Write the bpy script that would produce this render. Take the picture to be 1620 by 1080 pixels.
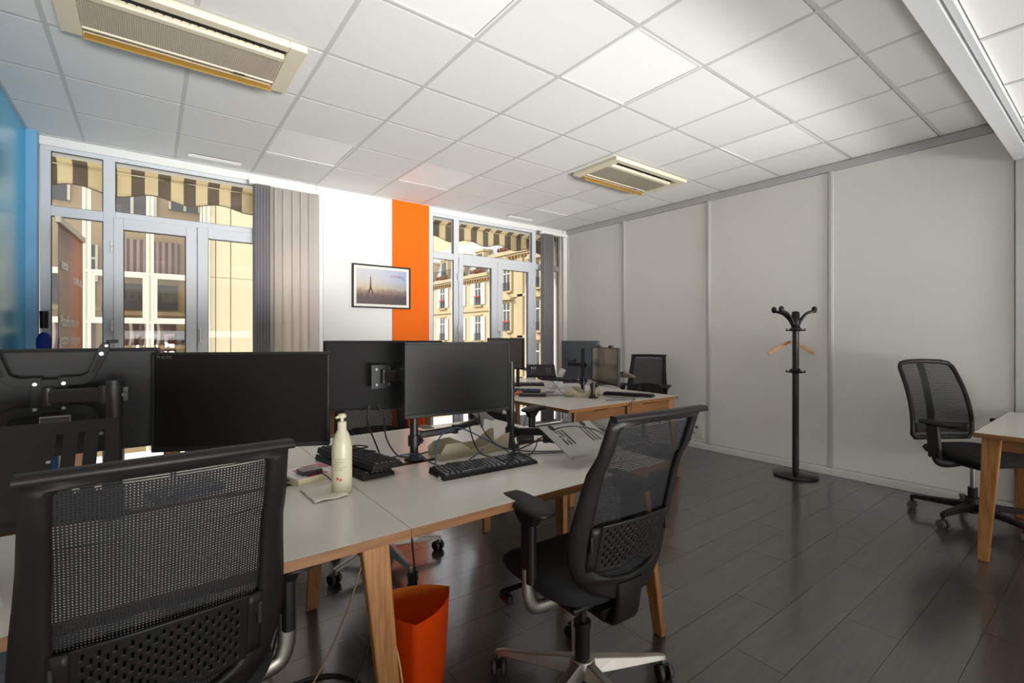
import bpy, bmesh, math, random
from mathutils import Vector, Matrix
random.seed(7)
for o in list(bpy.data.objects): bpy.data.objects.remove(o, do_unlink=True)
sc = bpy.context.scene
C = sc.collection
pi = math.pi
R = math.radians
# ------------------------------------------------------------------ camera
cam = bpy.data.cameras.new('camera'); camo = bpy.data.objects.new('camera', cam); C.objects.link(camo)
cam.sensor_width = 36.0; cam.lens = 36*753.5/1620; cam.shift_y = -8.5/1620; cam.clip_start = 0.05; cam.clip_end = 300
CAMH = 1.271; YAW = 0.6507
camo.location = (0, 0, CAMH); camo.rotation_euler = (pi/2, 0, -YAW)
sc.camera = camo
# ------------------------------------------------------------------ world, sun, lamps, exposure
w = bpy.data.worlds.new('sky'); sc.world = w; w.use_nodes = True
nt = w.node_tree; nt.nodes.clear()
out = nt.nodes.new('ShaderNodeOutputWorld'); bg = nt.nodes.new('ShaderNodeBackground')
tc = nt.nodes.new('ShaderNodeTexCoord'); sp = nt.nodes.new('ShaderNodeSeparateXYZ'); rp = nt.nodes.new('ShaderNodeValToRGB')
rp.color_ramp.elements[0].position = 0.0; rp.color_ramp.elements[0].color = (1.0, 0.985, 0.96, 1)
rp.color_ramp.elements[1].position = 0.9; rp.color_ramp.elements[1].color = (0.80, 0.88, 1.0, 1)
nt.links.new(tc.outputs['Generated'], sp.inputs[0]); nt.links.new(sp.outputs['Z'], rp.inputs[0])
nt.links.new(rp.outputs[0], bg.inputs[0]); nt.links.new(bg.outputs[0], out.inputs[0])
bg.inputs[1].default_value = 1.7
sunl = bpy.data.lights.new('sun', 'SUN'); sun = bpy.data.objects.new('sun', sunl); C.objects.link(sun)
sunl.energy = 3.7; sunl.angle = R(0.8); sunl.color = (1.0, 0.95, 0.87)
sun.rotation_euler = Vector((0.62, -0.45, -0.50)).to_track_quat('-Z', 'Y').to_euler()
def area(name, loc, size, energy, direction, color=(1, 1, 1)):
    l = bpy.data.lights.new(name, 'AREA'); l.shape = 'RECTANGLE'; l.size, l.size_y = size; l.energy = energy; l.color = color
    o = bpy.data.objects.new(name, l); C.objects.link(o); o.location = loc
    o.rotation_euler = Vector(direction).to_track_quat('-Z', 'Y').to_euler(); return o
# added fill lamp behind the camera, lighting the room from the rear
area('rear_fill_light', (1.9, -3.85, 0.95), (5.2, 0.9), 54, (0, 1, 0.05), (1.0, 0.99, 0.975))
# added fill lamps behind the camera, aimed up to brighten the ceiling
area('rear_ceiling_fill', (2.1, -3.75, 0.55), (5.4, 0.8), 54, (0, 1, 0.27), (1.0, 0.99, 0.975)).data.spread = R(38)
area('middle_ceiling_fill', (2.3, -0.50, 0.40), (5.2, 0.5), 13, (0, 1, 1.15), (1.0, 0.99, 0.975)).data.spread = R(52)
sc.view_settings.view_transform = 'Standard'; sc.view_settings.look = 'None'
sc.view_settings.gamma = 1.0; sc.view_settings.use_curve_mapping = False
sc.view_settings.exposure = 0.32
# ------------------------------------------------------------------ materials
def lin(c):
    return tuple(((x/12.92) if x <= 0.04045 else ((x+0.055)/1.055)**2.4) for x in [v/255 for v in c])
MATS = {}
def mat(name, rgb, rough=0.5, metal=0.0, var=0.06, scale=8.0, bump=0.0, bscale=None, coat=0.0, spec=0.5, trans=0.0, objrand=0.0, stretch=(1, 1, 1), emis=None, sss=0.0):
    if name in MATS: return MATS[name]
    m = bpy.data.materials.new(name); m.use_nodes = True; MATS[name] = m
    n = m.node_tree.nodes; L = m.node_tree.links; b = n['Principled BSDF']
    c = lin(rgb)
    t = n.new('ShaderNodeTexCoord'); mp = n.new('ShaderNodeMapping'); mp.inputs['Scale'].default_value = stretch
    nz = n.new('ShaderNodeTexNoise'); nz.inputs['Scale'].default_value = scale; nz.inputs['Detail'].default_value = 4
    L.new(t.outputs['Object'], mp.inputs[0]); L.new(mp.outputs[0], nz.inputs['Vector'])
    mx = n.new('ShaderNodeMix'); mx.data_type = 'RGBA'
    mx.inputs['A'].default_value = tuple(max(0, x*(1-var)) for x in c)+(1,)
    mx.inputs['B'].default_value = tuple(min(1, x*(1+var)) for x in c)+(1,)
    L.new(nz.outputs[0], mx.inputs['Factor'])
    colout = mx.outputs['Result']
    if objrand:
        oi = n.new('ShaderNodeObjectInfo'); hs = n.new('ShaderNodeHueSaturation')
        mr = n.new('ShaderNodeMapRange'); mr.inputs['To Min'].default_value = 1-objrand; mr.inputs['To Max'].default_value = 1+objrand
        L.new(oi.outputs['Random'], mr.inputs[0]); L.new(mr.outputs[0], hs.inputs['Value']); L.new(colout, hs.inputs['Color']); colout = hs.outputs[0]
    L.new(colout, b.inputs['Base Color'])
    b.inputs['Roughness'].default_value = rough; b.inputs['Metallic'].default_value = metal
    b.inputs['Specular IOR Level'].default_value = spec
    if coat: b.inputs['Coat Weight'].default_value = coat; b.inputs['Coat Roughness'].default_value = 0.08
    if trans: b.inputs['Transmission Weight'].default_value = trans
    if sss: b.inputs['Subsurface Weight'].default_value = sss; b.inputs['Subsurface Radius'].default_value = (0.02, 0.02, 0.02)
    if bump:
        n2 = n.new('ShaderNodeTexNoise'); n2.inputs['Scale'].default_value = bscale or scale*6; n2.inputs['Detail'].default_value = 3
        L.new(mp.outputs[0], n2.inputs['Vector'])
        bp = n.new('ShaderNodeBump'); bp.inputs['Strength'].default_value = bump; bp.inputs['Distance'].default_value = 0.002
        L.new(n2.outputs[0], bp.inputs['Height']); L.new(bp.outputs[0], b.inputs['Normal'])
    if emis: b.inputs['Emission Color'].default_value = lin(emis[0])+(1,); b.inputs['Emission Strength'].default_value = emis[1]
    return m
def wood(name, dark, light, rough, axis, scale, bump=0.15, objrand=0.0, coat=0.0):
    """streaky wood grain running along axis (0,1,2)"""
    m = bpy.data.materials.new(name); m.use_nodes = True; MATS[name] = m
    n = m.node_tree.nodes; L = m.node_tree.links; b = n['Principled BSDF']
    t = n.new('ShaderNodeTexCoord'); mp = n.new('ShaderNodeMapping')
    s = [1.0, 1.0, 1.0]; s[axis] = 0.07; mp.inputs['Scale'].default_value = s
    oi = n.new('ShaderNodeObjectInfo'); mul = n.new('ShaderNodeMath'); mul.operation = 'MULTIPLY'; mul.inputs[1].default_value = 37.0
    cb = n.new('ShaderNodeCombineXYZ'); L.new(oi.outputs['Random'], mul.inputs[0])
    for k in range(3): L.new(mul.outputs[0], cb.inputs[k])
    ad = n.new('ShaderNodeVectorMath'); ad.operation = 'ADD'
    L.new(t.outputs['Object'], ad.inputs[0]); L.new(cb.outputs[0], ad.inputs[1]); L.new(ad.outputs[0], mp.inputs[0])
    nz = n.new('ShaderNodeTexNoise'); nz.inputs['Scale'].default_value = scale; nz.inputs['Detail'].default_value = 6; nz.inputs['Distortion'].default_value = 1.2
    L.new(mp.outputs[0], nz.inputs['Vector'])
    n2 = n.new('ShaderNodeTexNoise'); n2.inputs['Scale'].default_value = scale*7; n2.inputs['Detail'].default_value = 3; L.new(mp.outputs[0], n2.inputs['Vector'])
    av = n.new('ShaderNodeMath'); av.operation = 'ADD'; L.new(nz.outputs[0], av.inputs[0]); L.new(n2.outputs[0], av.inputs[1])
    hf = n.new('ShaderNodeMath'); hf.operation = 'MULTIPLY'; hf.inputs[1].default_value = 0.5; L.new(av.outputs[0], hf.inputs[0])
    cr = n.new('ShaderNodeValToRGB'); L.new(hf.outputs[0], cr.inputs[0])
    cr.color_ramp.elements[0].position = 0.36; cr.color_ramp.elements[0].color = lin(dark)+(1,)
    cr.color_ramp.elements[1].position = 0.62; cr.color_ramp.elements[1].color = lin(light)+(1,)
    colout = cr.outputs[0]
    if objrand:
        hs = n.new('ShaderNodeHueSaturation'); mr = n.new('ShaderNodeMapRange'); mr.inputs['To Min'].default_value = 1-objrand; mr.inputs['To Max'].default_value = 1+objrand
        L.new(oi.outputs['Random'], mr.inputs[0]); L.new(mr.outputs[0], hs.inputs['Value']); L.new(colout, hs.inputs['Color']); colout = hs.outputs[0]
    L.new(colout, b.inputs['Base Color']); b.inputs['Roughness'].default_value = rough
    bp = n.new('ShaderNodeBump'); bp.inputs['Strength'].default_value = bump; bp.inputs['Distance'].default_value = 0.002
    L.new(hf.outputs[0], bp.inputs['Height']); L.new(bp.outputs[0], b.inputs['Normal'])
    if coat: b.inputs['Coat Weight'].default_value = coat; b.inputs['Coat Roughness'].default_value = 0.15
    return m
def stripes(name, c1, c2, axis, pitch, rough=0.8, phase=0.0, trans=0.0):
    m = bpy.data.materials.new(name); m.use_nodes = True; MATS[name] = m
    n = m.node_tree.nodes; L = m.node_tree.links; b = n['Principled BSDF']
    t = n.new('ShaderNodeTexCoord'); s = n.new('ShaderNodeSeparateXYZ'); L.new(t.outputs['Object'], s.inputs[0])
    a = n.new('ShaderNodeMath'); a.operation = 'MULTIPLY_ADD'; a.inputs[1].default_value = 1/pitch; a.inputs[2].default_value = phase+100
    L.new(s.outputs[axis], a.inputs[0])
    f = n.new('ShaderNodeMath'); f.operation = 'FRACT'; L.new(a.outputs[0], f.inputs[0])
    g = n.new('ShaderNodeMath'); g.operation = 'GREATER_THAN'; g.inputs[1].default_value = 0.5; L.new(f.outputs[0], g.inputs[0])
    mx = n.new('ShaderNodeMix'); mx.data_type = 'RGBA'; L.new(g.outputs[0], mx.inputs['Factor'])
    mx.inputs['A'].default_value = lin(c1)+(1,); mx.inputs['B'].default_value = lin(c2)+(1,)
    L.new(mx.outputs['Result'], b.inputs['Base Color']); b.inputs['Roughness'].default_value = rough
    if trans:
        tr = n.new('ShaderNodeBsdfTranslucent'); ms = n.new('ShaderNodeMixShader'); ms.inputs[0].default_value = trans
        L.new(mx.outputs['Result'], tr.inputs[0]); L.new(b.outputs[0], ms.inputs[1]); L.new(tr.outputs[0], ms.inputs[2]); L.new(ms.outputs[0], n['Material Output'].inputs[0])
    return m
def glass(name, tint=(1, 1, 1), refl=0.10):
    m = bpy.data.materials.new(name); m.use_nodes = True; MATS[name] = m
    n = m.node_tree.nodes; L = m.node_tree.links; n.remove(n['Principled BSDF'])
    tr = n.new('ShaderNodeBsdfTransparent'); tr.inputs[0].default_value = tint+(1,)
    gl = n.new('ShaderNodeBsdfGlossy'); gl.inputs['Roughness'].default_value = 0.0
    fr = n.new('ShaderNodeFresnel'); fr.inputs[0].default_value = 1.45
    ms = n.new('ShaderNodeMixShader'); L.new(fr.outputs[0], ms.inputs[0]); L.new(tr.outputs[0], ms.inputs[1]); L.new(gl.outputs[0], ms.inputs[2])
    L.new(ms.outputs[0], n['Material Output'].inputs[0]); return m
white = mat('white_wall_paint', (226, 225, 221), 0.55, var=0.015, scale=3, bump=0.05, bscale=60)
panelw = mat('white_partition_panel', (238, 237, 234), 0.45, var=0.03, scale=2.2, bump=0.03, bscale=40)
trimw = mat('white_trim', (232, 231, 228), 0.4, var=0.02)
trimg = mat('grey_white_profile', (196, 197, 196), 0.4, var=0.02)
pvc = mat('window_pvc_white', (206, 209, 213), 0.35, var=0.02)
tilem = mat('mineral_ceiling_tile', (228, 228, 225), 0.9, var=0.04, scale=90, bump=0.35, bscale=260, objrand=0.012)
teem = mat('ceiling_grid_paint', (198, 198, 195), 0.5, var=0.01)
opal = mat('opal_light_diffuser', (244, 244, 242), 0.5, var=0.01)
bluew = mat('blue_wall_paint', (0, 182, 236), 0.24, var=0.03, scale=2, coat=0.22)
orangew = mat('orange_wall_paint', (230, 104, 0), 0.6, var=0.03, scale=2, spec=0.2)
floorm = wood('dark_floor_plank', (50, 46, 43), (68, 63, 59), 0.33, 0, 9.0, bump=0.6, objrand=0.07, coat=1.0)
floorb = mat('floor_base', (50, 46, 44), 0.5)
oak = wood('oak_leg', (130, 86, 45), (174, 124, 71), 0.42, 2, 16.0, bump=0.08)
oakx = wood('oak_edge', (108, 70, 36), (142, 98, 55), 0.42, 0, 18.0, bump=0.06)
oaky = wood('oak_edge_cross', (108, 70, 36), (142, 98, 55), 0.42, 1, 18.0, bump=0.06)
lam = mat('white_desk_laminate', (222, 217, 208), 0.27, var=0.015, scale=3)
blk = mat('black_plastic', (25, 24, 23), 0.48, var=0.1, scale=20, bump=0.1, bscale=300, spec=0.3)
blks = mat('black_satin_metal', (28, 27, 27), 0.42, var=0.08, scale=12)
blkm = mat('black_monitor_shell', (27, 26, 26), 0.55, var=0.08, scale=10, bump=0.1, bscale=200, spec=0.3)
scr = mat('matte_screen', (22, 21, 20), 0.36, var=0.04, scale=3, spec=0.14)
mesh_b = mat('black_mesh_fabric', (20, 20, 22), 0.75, var=0.1, scale=60)
fab = mat('black_seat_fabric', (24, 23, 24), 0.9, var=0.2, scale=160, bump=0.5, bscale=500)
alu = mat('polished_aluminium', (168, 163, 154), 0.42, metal=1.0, var=0.04)
steel = mat('brushed_steel', (168, 168, 168), 0.3, metal=1.0, var=0.03)
silver = mat('silver_tray_metal', (150, 148, 142), 0.42, metal=0.6, var=0.04)
rub = mat('grey_rubber', (78, 76, 74), 0.6)
beige = mat('beige_tray_metal', (180, 170, 144), 0.5, var=0.02)
cream = mat('cream_bottle_plastic', (198, 192, 166), 0.35, var=0.02, sss=0.15)
acw = mat('yellowed_white_plastic', (222, 213, 188), 0.45, var=0.03, scale=4)
acy = mat('yellowed_flap_plastic', (178, 140, 66), 0.5, var=0.06, scale=6)
acg = mat('grey_beige_grille', (170, 160, 142), 0.55, var=0.05, scale=30)
darkv = mat('dark_void', (26, 23, 18), 0.8)
orb = mat('orange_bin_plastic', (248, 92, 10), 0.35, var=0.03, scale=6, sss=0.12)
orbi = mat('orange_bin_inside', (250, 158, 48), 0.5, var=0.03, scale=6)
for m_ in (orb, orbi):
    n_ = m_.node_tree.nodes; L_ = m_.node_tree.links; tr_ = n_.new('ShaderNodeBsdfTranslucent'); tr_.inputs[0].default_value = lin((250, 120, 20))+(1,)
    mx_ = n_.new('ShaderNodeMixShader'); mx_.inputs[0].default_value = 0.5
    L_.new(n_['Principled BSDF'].outputs[0], mx_.inputs[1]); L_.new(tr_.outputs[0], mx_.inputs[2]); L_.new(mx_.outputs[0], n_['Material Output'].inputs[0])
winglass = glass('window_glass')
# ------------------------------------------------------------------ mesh builder
class MB:
    def __init__(s): s.v = []; s.f = []; s.m = []; s.sm = []
    def add(s, vs, fs, mi=0, smooth=False):
        o = len(s.v); s.v += [tuple(p) for p in vs]
        for f in fs: s.f.append([i+o for i in f]); s.m.append(mi); s.sm.append(smooth)
        return s
    def box(s, c, d, rot=None, mi=0, taper=1.0):
        x, y, z = d[0]/2, d[1]/2, d[2]/2
        vs = [Vector((sx*x*(taper if sz < 0 else 1), sy*y*(taper if sz < 0 else 1), sz*z)) for sz in (-1, 1) for sy in (-1, 1) for sx in (-1, 1)]
        if rot is not None: vs = [rot @ p for p in vs]
        c = Vector(c); vs = [p+c for p in vs]
        return s.add(vs, [(0, 2, 3, 1), (4, 5, 7, 6), (0, 1, 5, 4), (2, 6, 7, 3), (0, 4, 6, 2), (1, 3, 7, 5)], mi)
    def b(s, x0, x1, y0, y1, z0, z1, mi=0):
        return s.box(((x0+x1)/2, (y0+y1)/2, (z0+z1)/2), (x1-x0, y1-y0, z1-z0), mi=mi)
    def hexa(s, bot, top, mi=0):
        return s.add(list(bot)+list(top), [(3, 2, 1, 0), (4, 5, 6, 7), (0, 1, 5, 4), (1, 2, 6, 5), (2, 3, 7, 6), (3, 0, 4, 7)], mi)
    def cyl(s, p0, p1, r0, r1=None, n=16, mi=0, smooth=True, sx=1.0):
        r1 = r0 if r1 is None else r1; p0 = Vector(p0); p1 = Vector(p1); d = (p1-p0).normalized()
        a = Vector((0, 0, 1)) if abs(d.z) < 0.9 else Vector((1, 0, 0))
        u = d.cross(a).normalized(); v = d.cross(u)
        vs = []
        for p, r in ((p0, r0), (p1, r1)):
            for k in range(n):
                t = 2*pi*k/n; vs.append(p+u*math.cos(t)*r*sx+v*math.sin(t)*r)
        s.add(vs, [(k, (k+1) % n, n+(k+1) % n, n+k) for k in range(n)], mi, smooth)
        s.add(vs[:n], [tuple(reversed(range(n)))], mi); s.add(vs[n:], [tuple(range(n))], mi); return s
    def sweep(s, pts, prof, mi=0, smooth=True, up=(0, 0, 1), scales=None, closed=False):
        """prof: list of (a,b) in the frame (side, normal); pts already dense"""
        pts = [Vector(p) for p in pts]; n = len(prof); up = Vector(up); vs = []
        N = len(pts)
        for i, p in enumerate(pts):
            if closed: t = pts[(i+1) % N]-pts[i-1]
            else: t = pts[min(i+1, N-1)]-pts[max(i-1, 0)]
            t.normalize(); side = t.cross(up)
            if side.length < 1e-4: side = t.cross(Vector((1, 0, 0)))
            side.normalize(); nn = side.cross(t)
            k = scales[i] if scales else 1.0
            for a, b_ in prof: vs.append(p+side*a*k+nn*b_*k)
        fs = []
        for i in range(N if closed else N-1):
            j = (i+1) % N
            for k in range(n): fs.append((i*n+k, i*n+(k+1) % n, j*n+(k+1) % n, j*n+k))
        s.add(vs, fs, mi, smooth)
        if not closed:
            s.add(vs[:n], [tuple(reversed(range(n)))], mi); s.add(vs[-n:], [tuple(range(n))], mi)
        return s
    def tube(s, pts, r, n=8, mi=0, dens=6):
        """parallel-transported round tube through smoothed points"""
        P = catmull(pts, dens) if dens > 1 else [Vector(p) for p in pts]
        t0 = (P[1]-P[0]).normalized(); a = Vector((0, 0, 1)) if abs(t0.z) < 0.9 else Vector((1, 0, 0))
        u = t0.cross(a).normalized(); vs = []
        for i, p in enumerate(P):
            t = (P[min(i+1, len(P)-1)]-P[max(i-1, 0)]).normalized()
            u = (u-t*u.dot(t)).normalized(); v = t.cross(u)
            for k in range(n):
                q = 2*pi*k/n; vs.append(p+u*math.cos(q)*r+v*math.sin(q)*r)
        fs = [(i*n+k, i*n+(k+1) % n, (i+1)*n+(k+1) % n, (i+1)*n+k) for i in range(len(P)-1) for k in range(n)]
        s.add(vs, fs, mi, True); s.add(vs[:n], [tuple(reversed(range(n)))], mi); s.add(vs[-n:], [tuple(range(n))], mi); return s
    def lathe(s, prof, c=(0, 0, 0), n=28, mi=0, smooth=True, sy=1.0):
        vs = [(c[0]+r*math.cos(2*pi*k/n), c[1]+r*math.sin(2*pi*k/n)*sy, c[2]+z) for r, z in prof for k in range(n)]
        fs = [(i*n+k, i*n+(k+1) % n, (i+1)*n+(k+1) % n, (i+1)*n+k) for i in range(len(prof)-1) for k in range(n)]
        s.add(vs, fs, mi, smooth)
        if prof[0][0] > 1e-4: s.add(vs[:n], [tuple(reversed(range(n)))], mi)
        if prof[-1][0] > 1e-4: s.add(vs[-n:], [tuple(range(n))], mi)
        return s
    def prism(s, poly, h0, h1, M=None, mi=0):
        """poly in local xy extruded along local z, then M"""
        n = len(poly); vs = [Vector((x, y, h0)) for x, y in poly]+[Vector((x, y, h1)) for x, y in poly]
        if M is not None: vs = [M @ p for p in vs]
        s.add(vs, [tuple(reversed(range(n))), tuple(range(n, 2*n))]+[(k, (k+1) % n, n+(k+1) % n, n+k) for k in range(n)], mi); return s
    def grid(s, fn, nu, nv, mi=0, smooth=True, skip=None):
        vs = [fn(i/nu, j/nv) for j in range(nv+1) for i in range(nu+1)]
        fs = [(j*(nu+1)+i, j*(nu+1)+i+1, (j+1)*(nu+1)+i+1, (j+1)*(nu+1)+i) for j in range(nv) for i in range(nu) if not (skip and skip(i, j))]
        return s.add(vs, fs, mi, smooth)
    def mesh(s, name, mats):
        me = bpy.data.meshes.new(name); me.from_pydata(s.v, [], s.f)
        for m in (mats if isinstance(mats, (list, tuple)) else [mats]): me.materials.append(m)
        me.polygons.foreach_set('material_index', s.m); me.polygons.foreach_set('use_smooth', s.sm)
        bm = bmesh.new(); bm.from_mesh(me); bmesh.ops.recalc_face_normals(bm, faces=bm.faces); bm.to_mesh(me); bm.free()
        me.update(); return me
    def build(s, name, mats, parent=None, bevel=0, loc=None, rot=None, solid=0):
        o = bpy.data.objects.new(name, s.mesh(name, mats)); C.objects.link(o)
        if parent is not None: o.parent = parent
        if loc is not None: o.location = loc
        if rot is not None: o.rotation_euler = rot
        if solid: q = o.modifiers.new('solid', 'SOLIDIFY'); q.thickness = solid; q.offset = 0
        if bevel: q = o.modifiers.new('bevel', 'BEVEL'); q.width = bevel; q.segments = 2; q.limit_method = 'ANGLE'; q.angle_limit = R(40)
        return o
def catmull(pts, dens):
    P = [Vector(p) for p in pts]; out = []
    for i in range(len(P)-1):
        p0, p1, p2, p3 = P[max(i-1, 0)], P[i], P[i+1], P[min(i+2, len(P)-1)]
        for k in range(dens):
            t = k/dens
            out.append(0.5*((2*p1)+(p2-p0)*t+(2*p0-5*p1+4*p2-p3)*t*t+(3*p1-p0-3*p2+p3)*t**3))
    out.append(P[-1]); return out
def rrect(w_, h_, r, n=5):
    return [(sx*(w_/2-r)+r*math.cos(a0+k*pi/2/n), sy*(h_/2-r)+r*math.sin(a0+k*pi/2/n)) for sx, sy, a0 in ((1, 1, 0), (-1, 1, pi/2), (-1, -1, pi), (1, -1, 3*pi/2)) for k in range(n+1)]
def ell(a, b_, n=10): return [(a*math.cos(2*pi*k/n), b_*math.sin(2*pi*k/n)) for k in range(n)]
def tag(o, label, cat, group=None):
    o['label'] = label; o['category'] = cat
    if group: o['group'] = group
    return o
def thing(name, label, cat, loc=(0, 0, 0), rz=0.0, group=None):
    o = bpy.data.objects.new(name, None); C.objects.link(o); o.empty_display_size = 0.1; o.location = loc; o.rotation_euler = (0, 0, rz)
    return tag(o, label, cat, group)
def struct(o): o['kind'] = 'structure'; return o
def copy_tree(o, parent=None):
    c = o.copy(); C.objects.link(c); c.parent = parent
    for ch in list(o.children): copy_tree(ch, c)
    return c
def instance(o, loc, rz, label, group=None):
    c = copy_tree(o); c.location = loc; c.rotation_euler = (0, 0, rz); c['label'] = label
    if group: c['group'] = group
    return c
def text_mesh(name, body, size, parent, loc, rot, m, spacing=1.0, bold=0.0, align='LEFT'):
    cu = bpy.data.curves.new(name, 'FONT'); cu.body = body; cu.size = size; cu.extrude = 0.0004; cu.space_character = spacing; cu.offset = bold; cu.align_x = align
    t = bpy.data.objects.new(name+'_tmp', cu); C.objects.link(t); bpy.context.view_layer.update()
    me = bpy.data.meshes.new_from_object(t.evaluated_get(bpy.context.evaluated_depsgraph_get())); bpy.data.objects.remove(t, do_unlink=True)
    me.materials.clear(); me.materials.append(m)
    o = bpy.data.objects.new(name, me); C.objects.link(o); o.parent = parent; o.location = loc; o.rotation_euler = rot; return o
# ================================================================== ROOM SHELL
X0, X1, YW, ZC = -0.75, 4.98, 5.20, 2.848
YB = -4.0
# floor: base slab and planks running along X
fl = struct(MB().b(X0, X1, YB, YW+0.02, -0.12, -0.012).b(X0, X1, YB, 0.2, -0.012, 0.0).build('floor', floorb))
pk = MB().b(-0.599, 0.599, -0.0992, 0.0992, -0.012, 0.0).mesh('plank', floorm)
j = 0
y = 0.3
while y < 5.2:
    off = [0.0, 0.45, 0.85, 0.25, 0.65][j % 5]
    x = X0-1.2+off
    while x < X1:
        a, b_ = max(x, X0), min(x+1.2, X1)
        if b_-a > 0.03:
            o = bpy.data.objects.new('plank', pk); C.objects.link(o); o.parent = fl
            o.location = ((a+b_)/2, y, 0); o.scale = ((b_-a-0.002)/1.198, 1, 1)
        x += 1.2
    y += 0.2; j += 1
# upper ceiling with its grid, tiles and unlit light panels
ce = struct(MB().b(X0, X1, 0.46, YW+0.1, ZC+0.03, ZC+0.15).build('ceiling', mat('painted_gap_shade', (60, 58, 54), 0.9)))  # slab coloured dark so the tile gaps read as deep shade
GX = [0.6*i-0.42 for i in range(0, 10)]; GY = [0.6*j+2.134 for j in range(-3, 6)]
for gx in GX[:-1]: MB().b(gx-0.012, gx+0.012, 0.5, YW, ZC-0.0015, ZC).b(gx-0.001, gx+0.001, 0.5, YW, ZC, ZC+0.03).build('grid_bar', teem, ce)
for gy in GY[1:]: MB().b(X0, X1, gy-0.012, gy+0.012, ZC-0.001, ZC+0.0005).b(X0, X1, gy-0.001, gy+0.001, ZC+0.0005, ZC+0.0295).build('grid_bar', teem, ce)
MB().b(X0, X1, YW-0.022, YW, ZC-0.004, ZC+0.03).build('wall_angle', teem, ce)
MB().b(X1-0.02, X1, 0.5, YW, ZC-0.004, ZC+0.03).build('wall_angle', teem, ce)
MB().b(X0, X0+0.02, 0.5, YW, ZC-0.004, ZC+0.03).build('wall_angle', teem, ce)
LIGHTS = {(2, -1): 'square flush ceiling light panel cut off by the top edge of the photo', (4, -1): 'large square flush ceiling light panel, nearest one seen whole',
          (7, -1): 'flush ceiling light panel two tiles behind the largest one, closest to the right partition wall', (2, 3): 'flush ceiling light panel above the left window blinds',
          (4, 3): 'flush ceiling light panel above the orange wall stripe', (7, 3): 'small far flush ceiling light panel beside the square ceiling air conditioner'}
ACC = {(0, 1), (1, 1), (6, 1), (7, 1)}
xs = [X0]+GX; ys = [0.5]+GY[1:]+[YW]
tile_cache = {}
def tile_mesh(wx, wy):
    k = (round(wx, 3), round(wy, 3))
    if k not in tile_cache:
        hx, hy = wx/2-0.0115, wy/2-0.0115
        m = MB().b(-hx, hx, -hy+0.008, hy, -0.0005, 0.014)
        tile_cache[k] = m.mesh('ceiling_tile', tilem)
    return tile_cache[k]
for a in range(len(xs)-1):
    for b_ in range(len(ys)-1):
        i = a-1; jj = b_-3
        if b_ == 0: jj = -3
        wx, wy = xs[a+1]-xs[a], ys[b_+1]-ys[b_]
        if wx < 0.03 or wy < 0.03: continue
        cx, cy = (xs[a]+xs[a+1])/2, (ys[b_]+ys[b_+1])/2
        if (i, jj) in ACC: continue
        if (i, jj) in LIGHTS:
            t = thing('ceiling_light', LIGHTS[(i, jj)], 'ceiling light', (cx, cy, ZC), 0, 'flush square ceiling light panels')
            fr = MB(); h = 0.288
            for q in (-1, 1): fr.b(-h, h, q*h-0.006, q*h+0.006, -0.002, 0.006); fr.b(q*h-0.006, q*h+0.006, -h+0.006, h-0.006, -0.002, 0.006)
            fr.build('frame', trimw, t)
            MB().b(-0.279, 0.279, -0.279, 0.279, 0.001, 0.008).build('diffuser', opal, t)
            continue
        o = bpy.data.objects.new('ceiling_tile', tile_mesh(wx, wy)); C.objects.link(o); o.parent = ce; o.location = (cx, cy, ZC)
# lower ceiling over the camera side with header beam between
cl = struct(MB().b(X0, X1, YB, 0.42, 2.575, 2.64).build('ceiling_lower', tilem))
for gx in (2.31, 2.91, 3.53, 4.13, 4.73): MB().b(gx-0.012, gx+0.012, -1.5, 0.42, 2.570, 2.576).build('grid_bar', trimg, cl)
for gx in (-0.2, -0.8): MB().b(X0, X1, gx-0.012, gx+0.012, 2.570, 2.576).build('grid_bar', trimg, cl)
bm_ = struct(MB().b(X0, X1, 0.458, 0.535, 2.53, ZC+0.12).build('trim_1', trimg))
MB().b(X0, X1, 0.425, 0.448, 2.545, 2.60).build('edge_profile', trimg, bm_)
# right partition wall with panels and cover strips
wr = struct(MB().b(X1, X1+0.1, YB, YW+0.3, -0.1, 3.0).build('wall_right', panelw))
SE = [0.535, 1.704, 2.901, 4.094, YW]
for k in range(4): MB().b(X1-0.016, X1, SE[k]+0.004, SE[k+1]-0.004, 0.075, ZC-0.075).build('wall_panel', panelw, wr, bevel=0.002)
MB().b(X1-0.016, X1, YB, 0.45, 0.075, 2.53).build('wall_panel', panelw, wr)
for k, yy in enumerate(SE[1:4]): MB().b(X1-0.026, X1-0.012, yy-0.021, yy+0.021, 0.06, ZC-0.07).b(X1-0.031, X1-0.022, yy-0.012, yy+0.012, 0.06, ZC-0.07).build('cover_strip', trimg, wr, bevel=0.002)
struct(MB().b(X1-0.03, X1, 0.53, YW, ZC-0.072, ZC-0.006).build('trim_2', trimg, bevel=0.003))
struct(MB().b(X1-0.035, X1, YB, YW, 0.0, 0.062).build('baseboard_right', trimw, bevel=0.004))
struct(MB().b(X1-0.05, X1, 0.455, 0.53, 0.0, 2.53).build('trim_3', trimg, bevel=0.003))
# left blue wall, back wall
wl = struct(MB().b(X0-0.1, X0, YB, YW+0.3, -0.1, 3.0).build('wall_left', white))
MB().b(X0, X0+0.004, 3.2, YW, 0.0, ZC+0.02).build('painted_blue_panel', bluew, wl)
struct(MB().b(X0, X0+0.065, YW-0.10, YW, 0, ZC).build('trim_4', mat('blue_grey_column', (112, 168, 204), 0.45, var=0.02), bevel=0.002))
struct(MB().b(X0-0.1, X1+0.1, YB-0.1, YB, -0.1, 3.0).build('wall_back', white))
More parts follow.
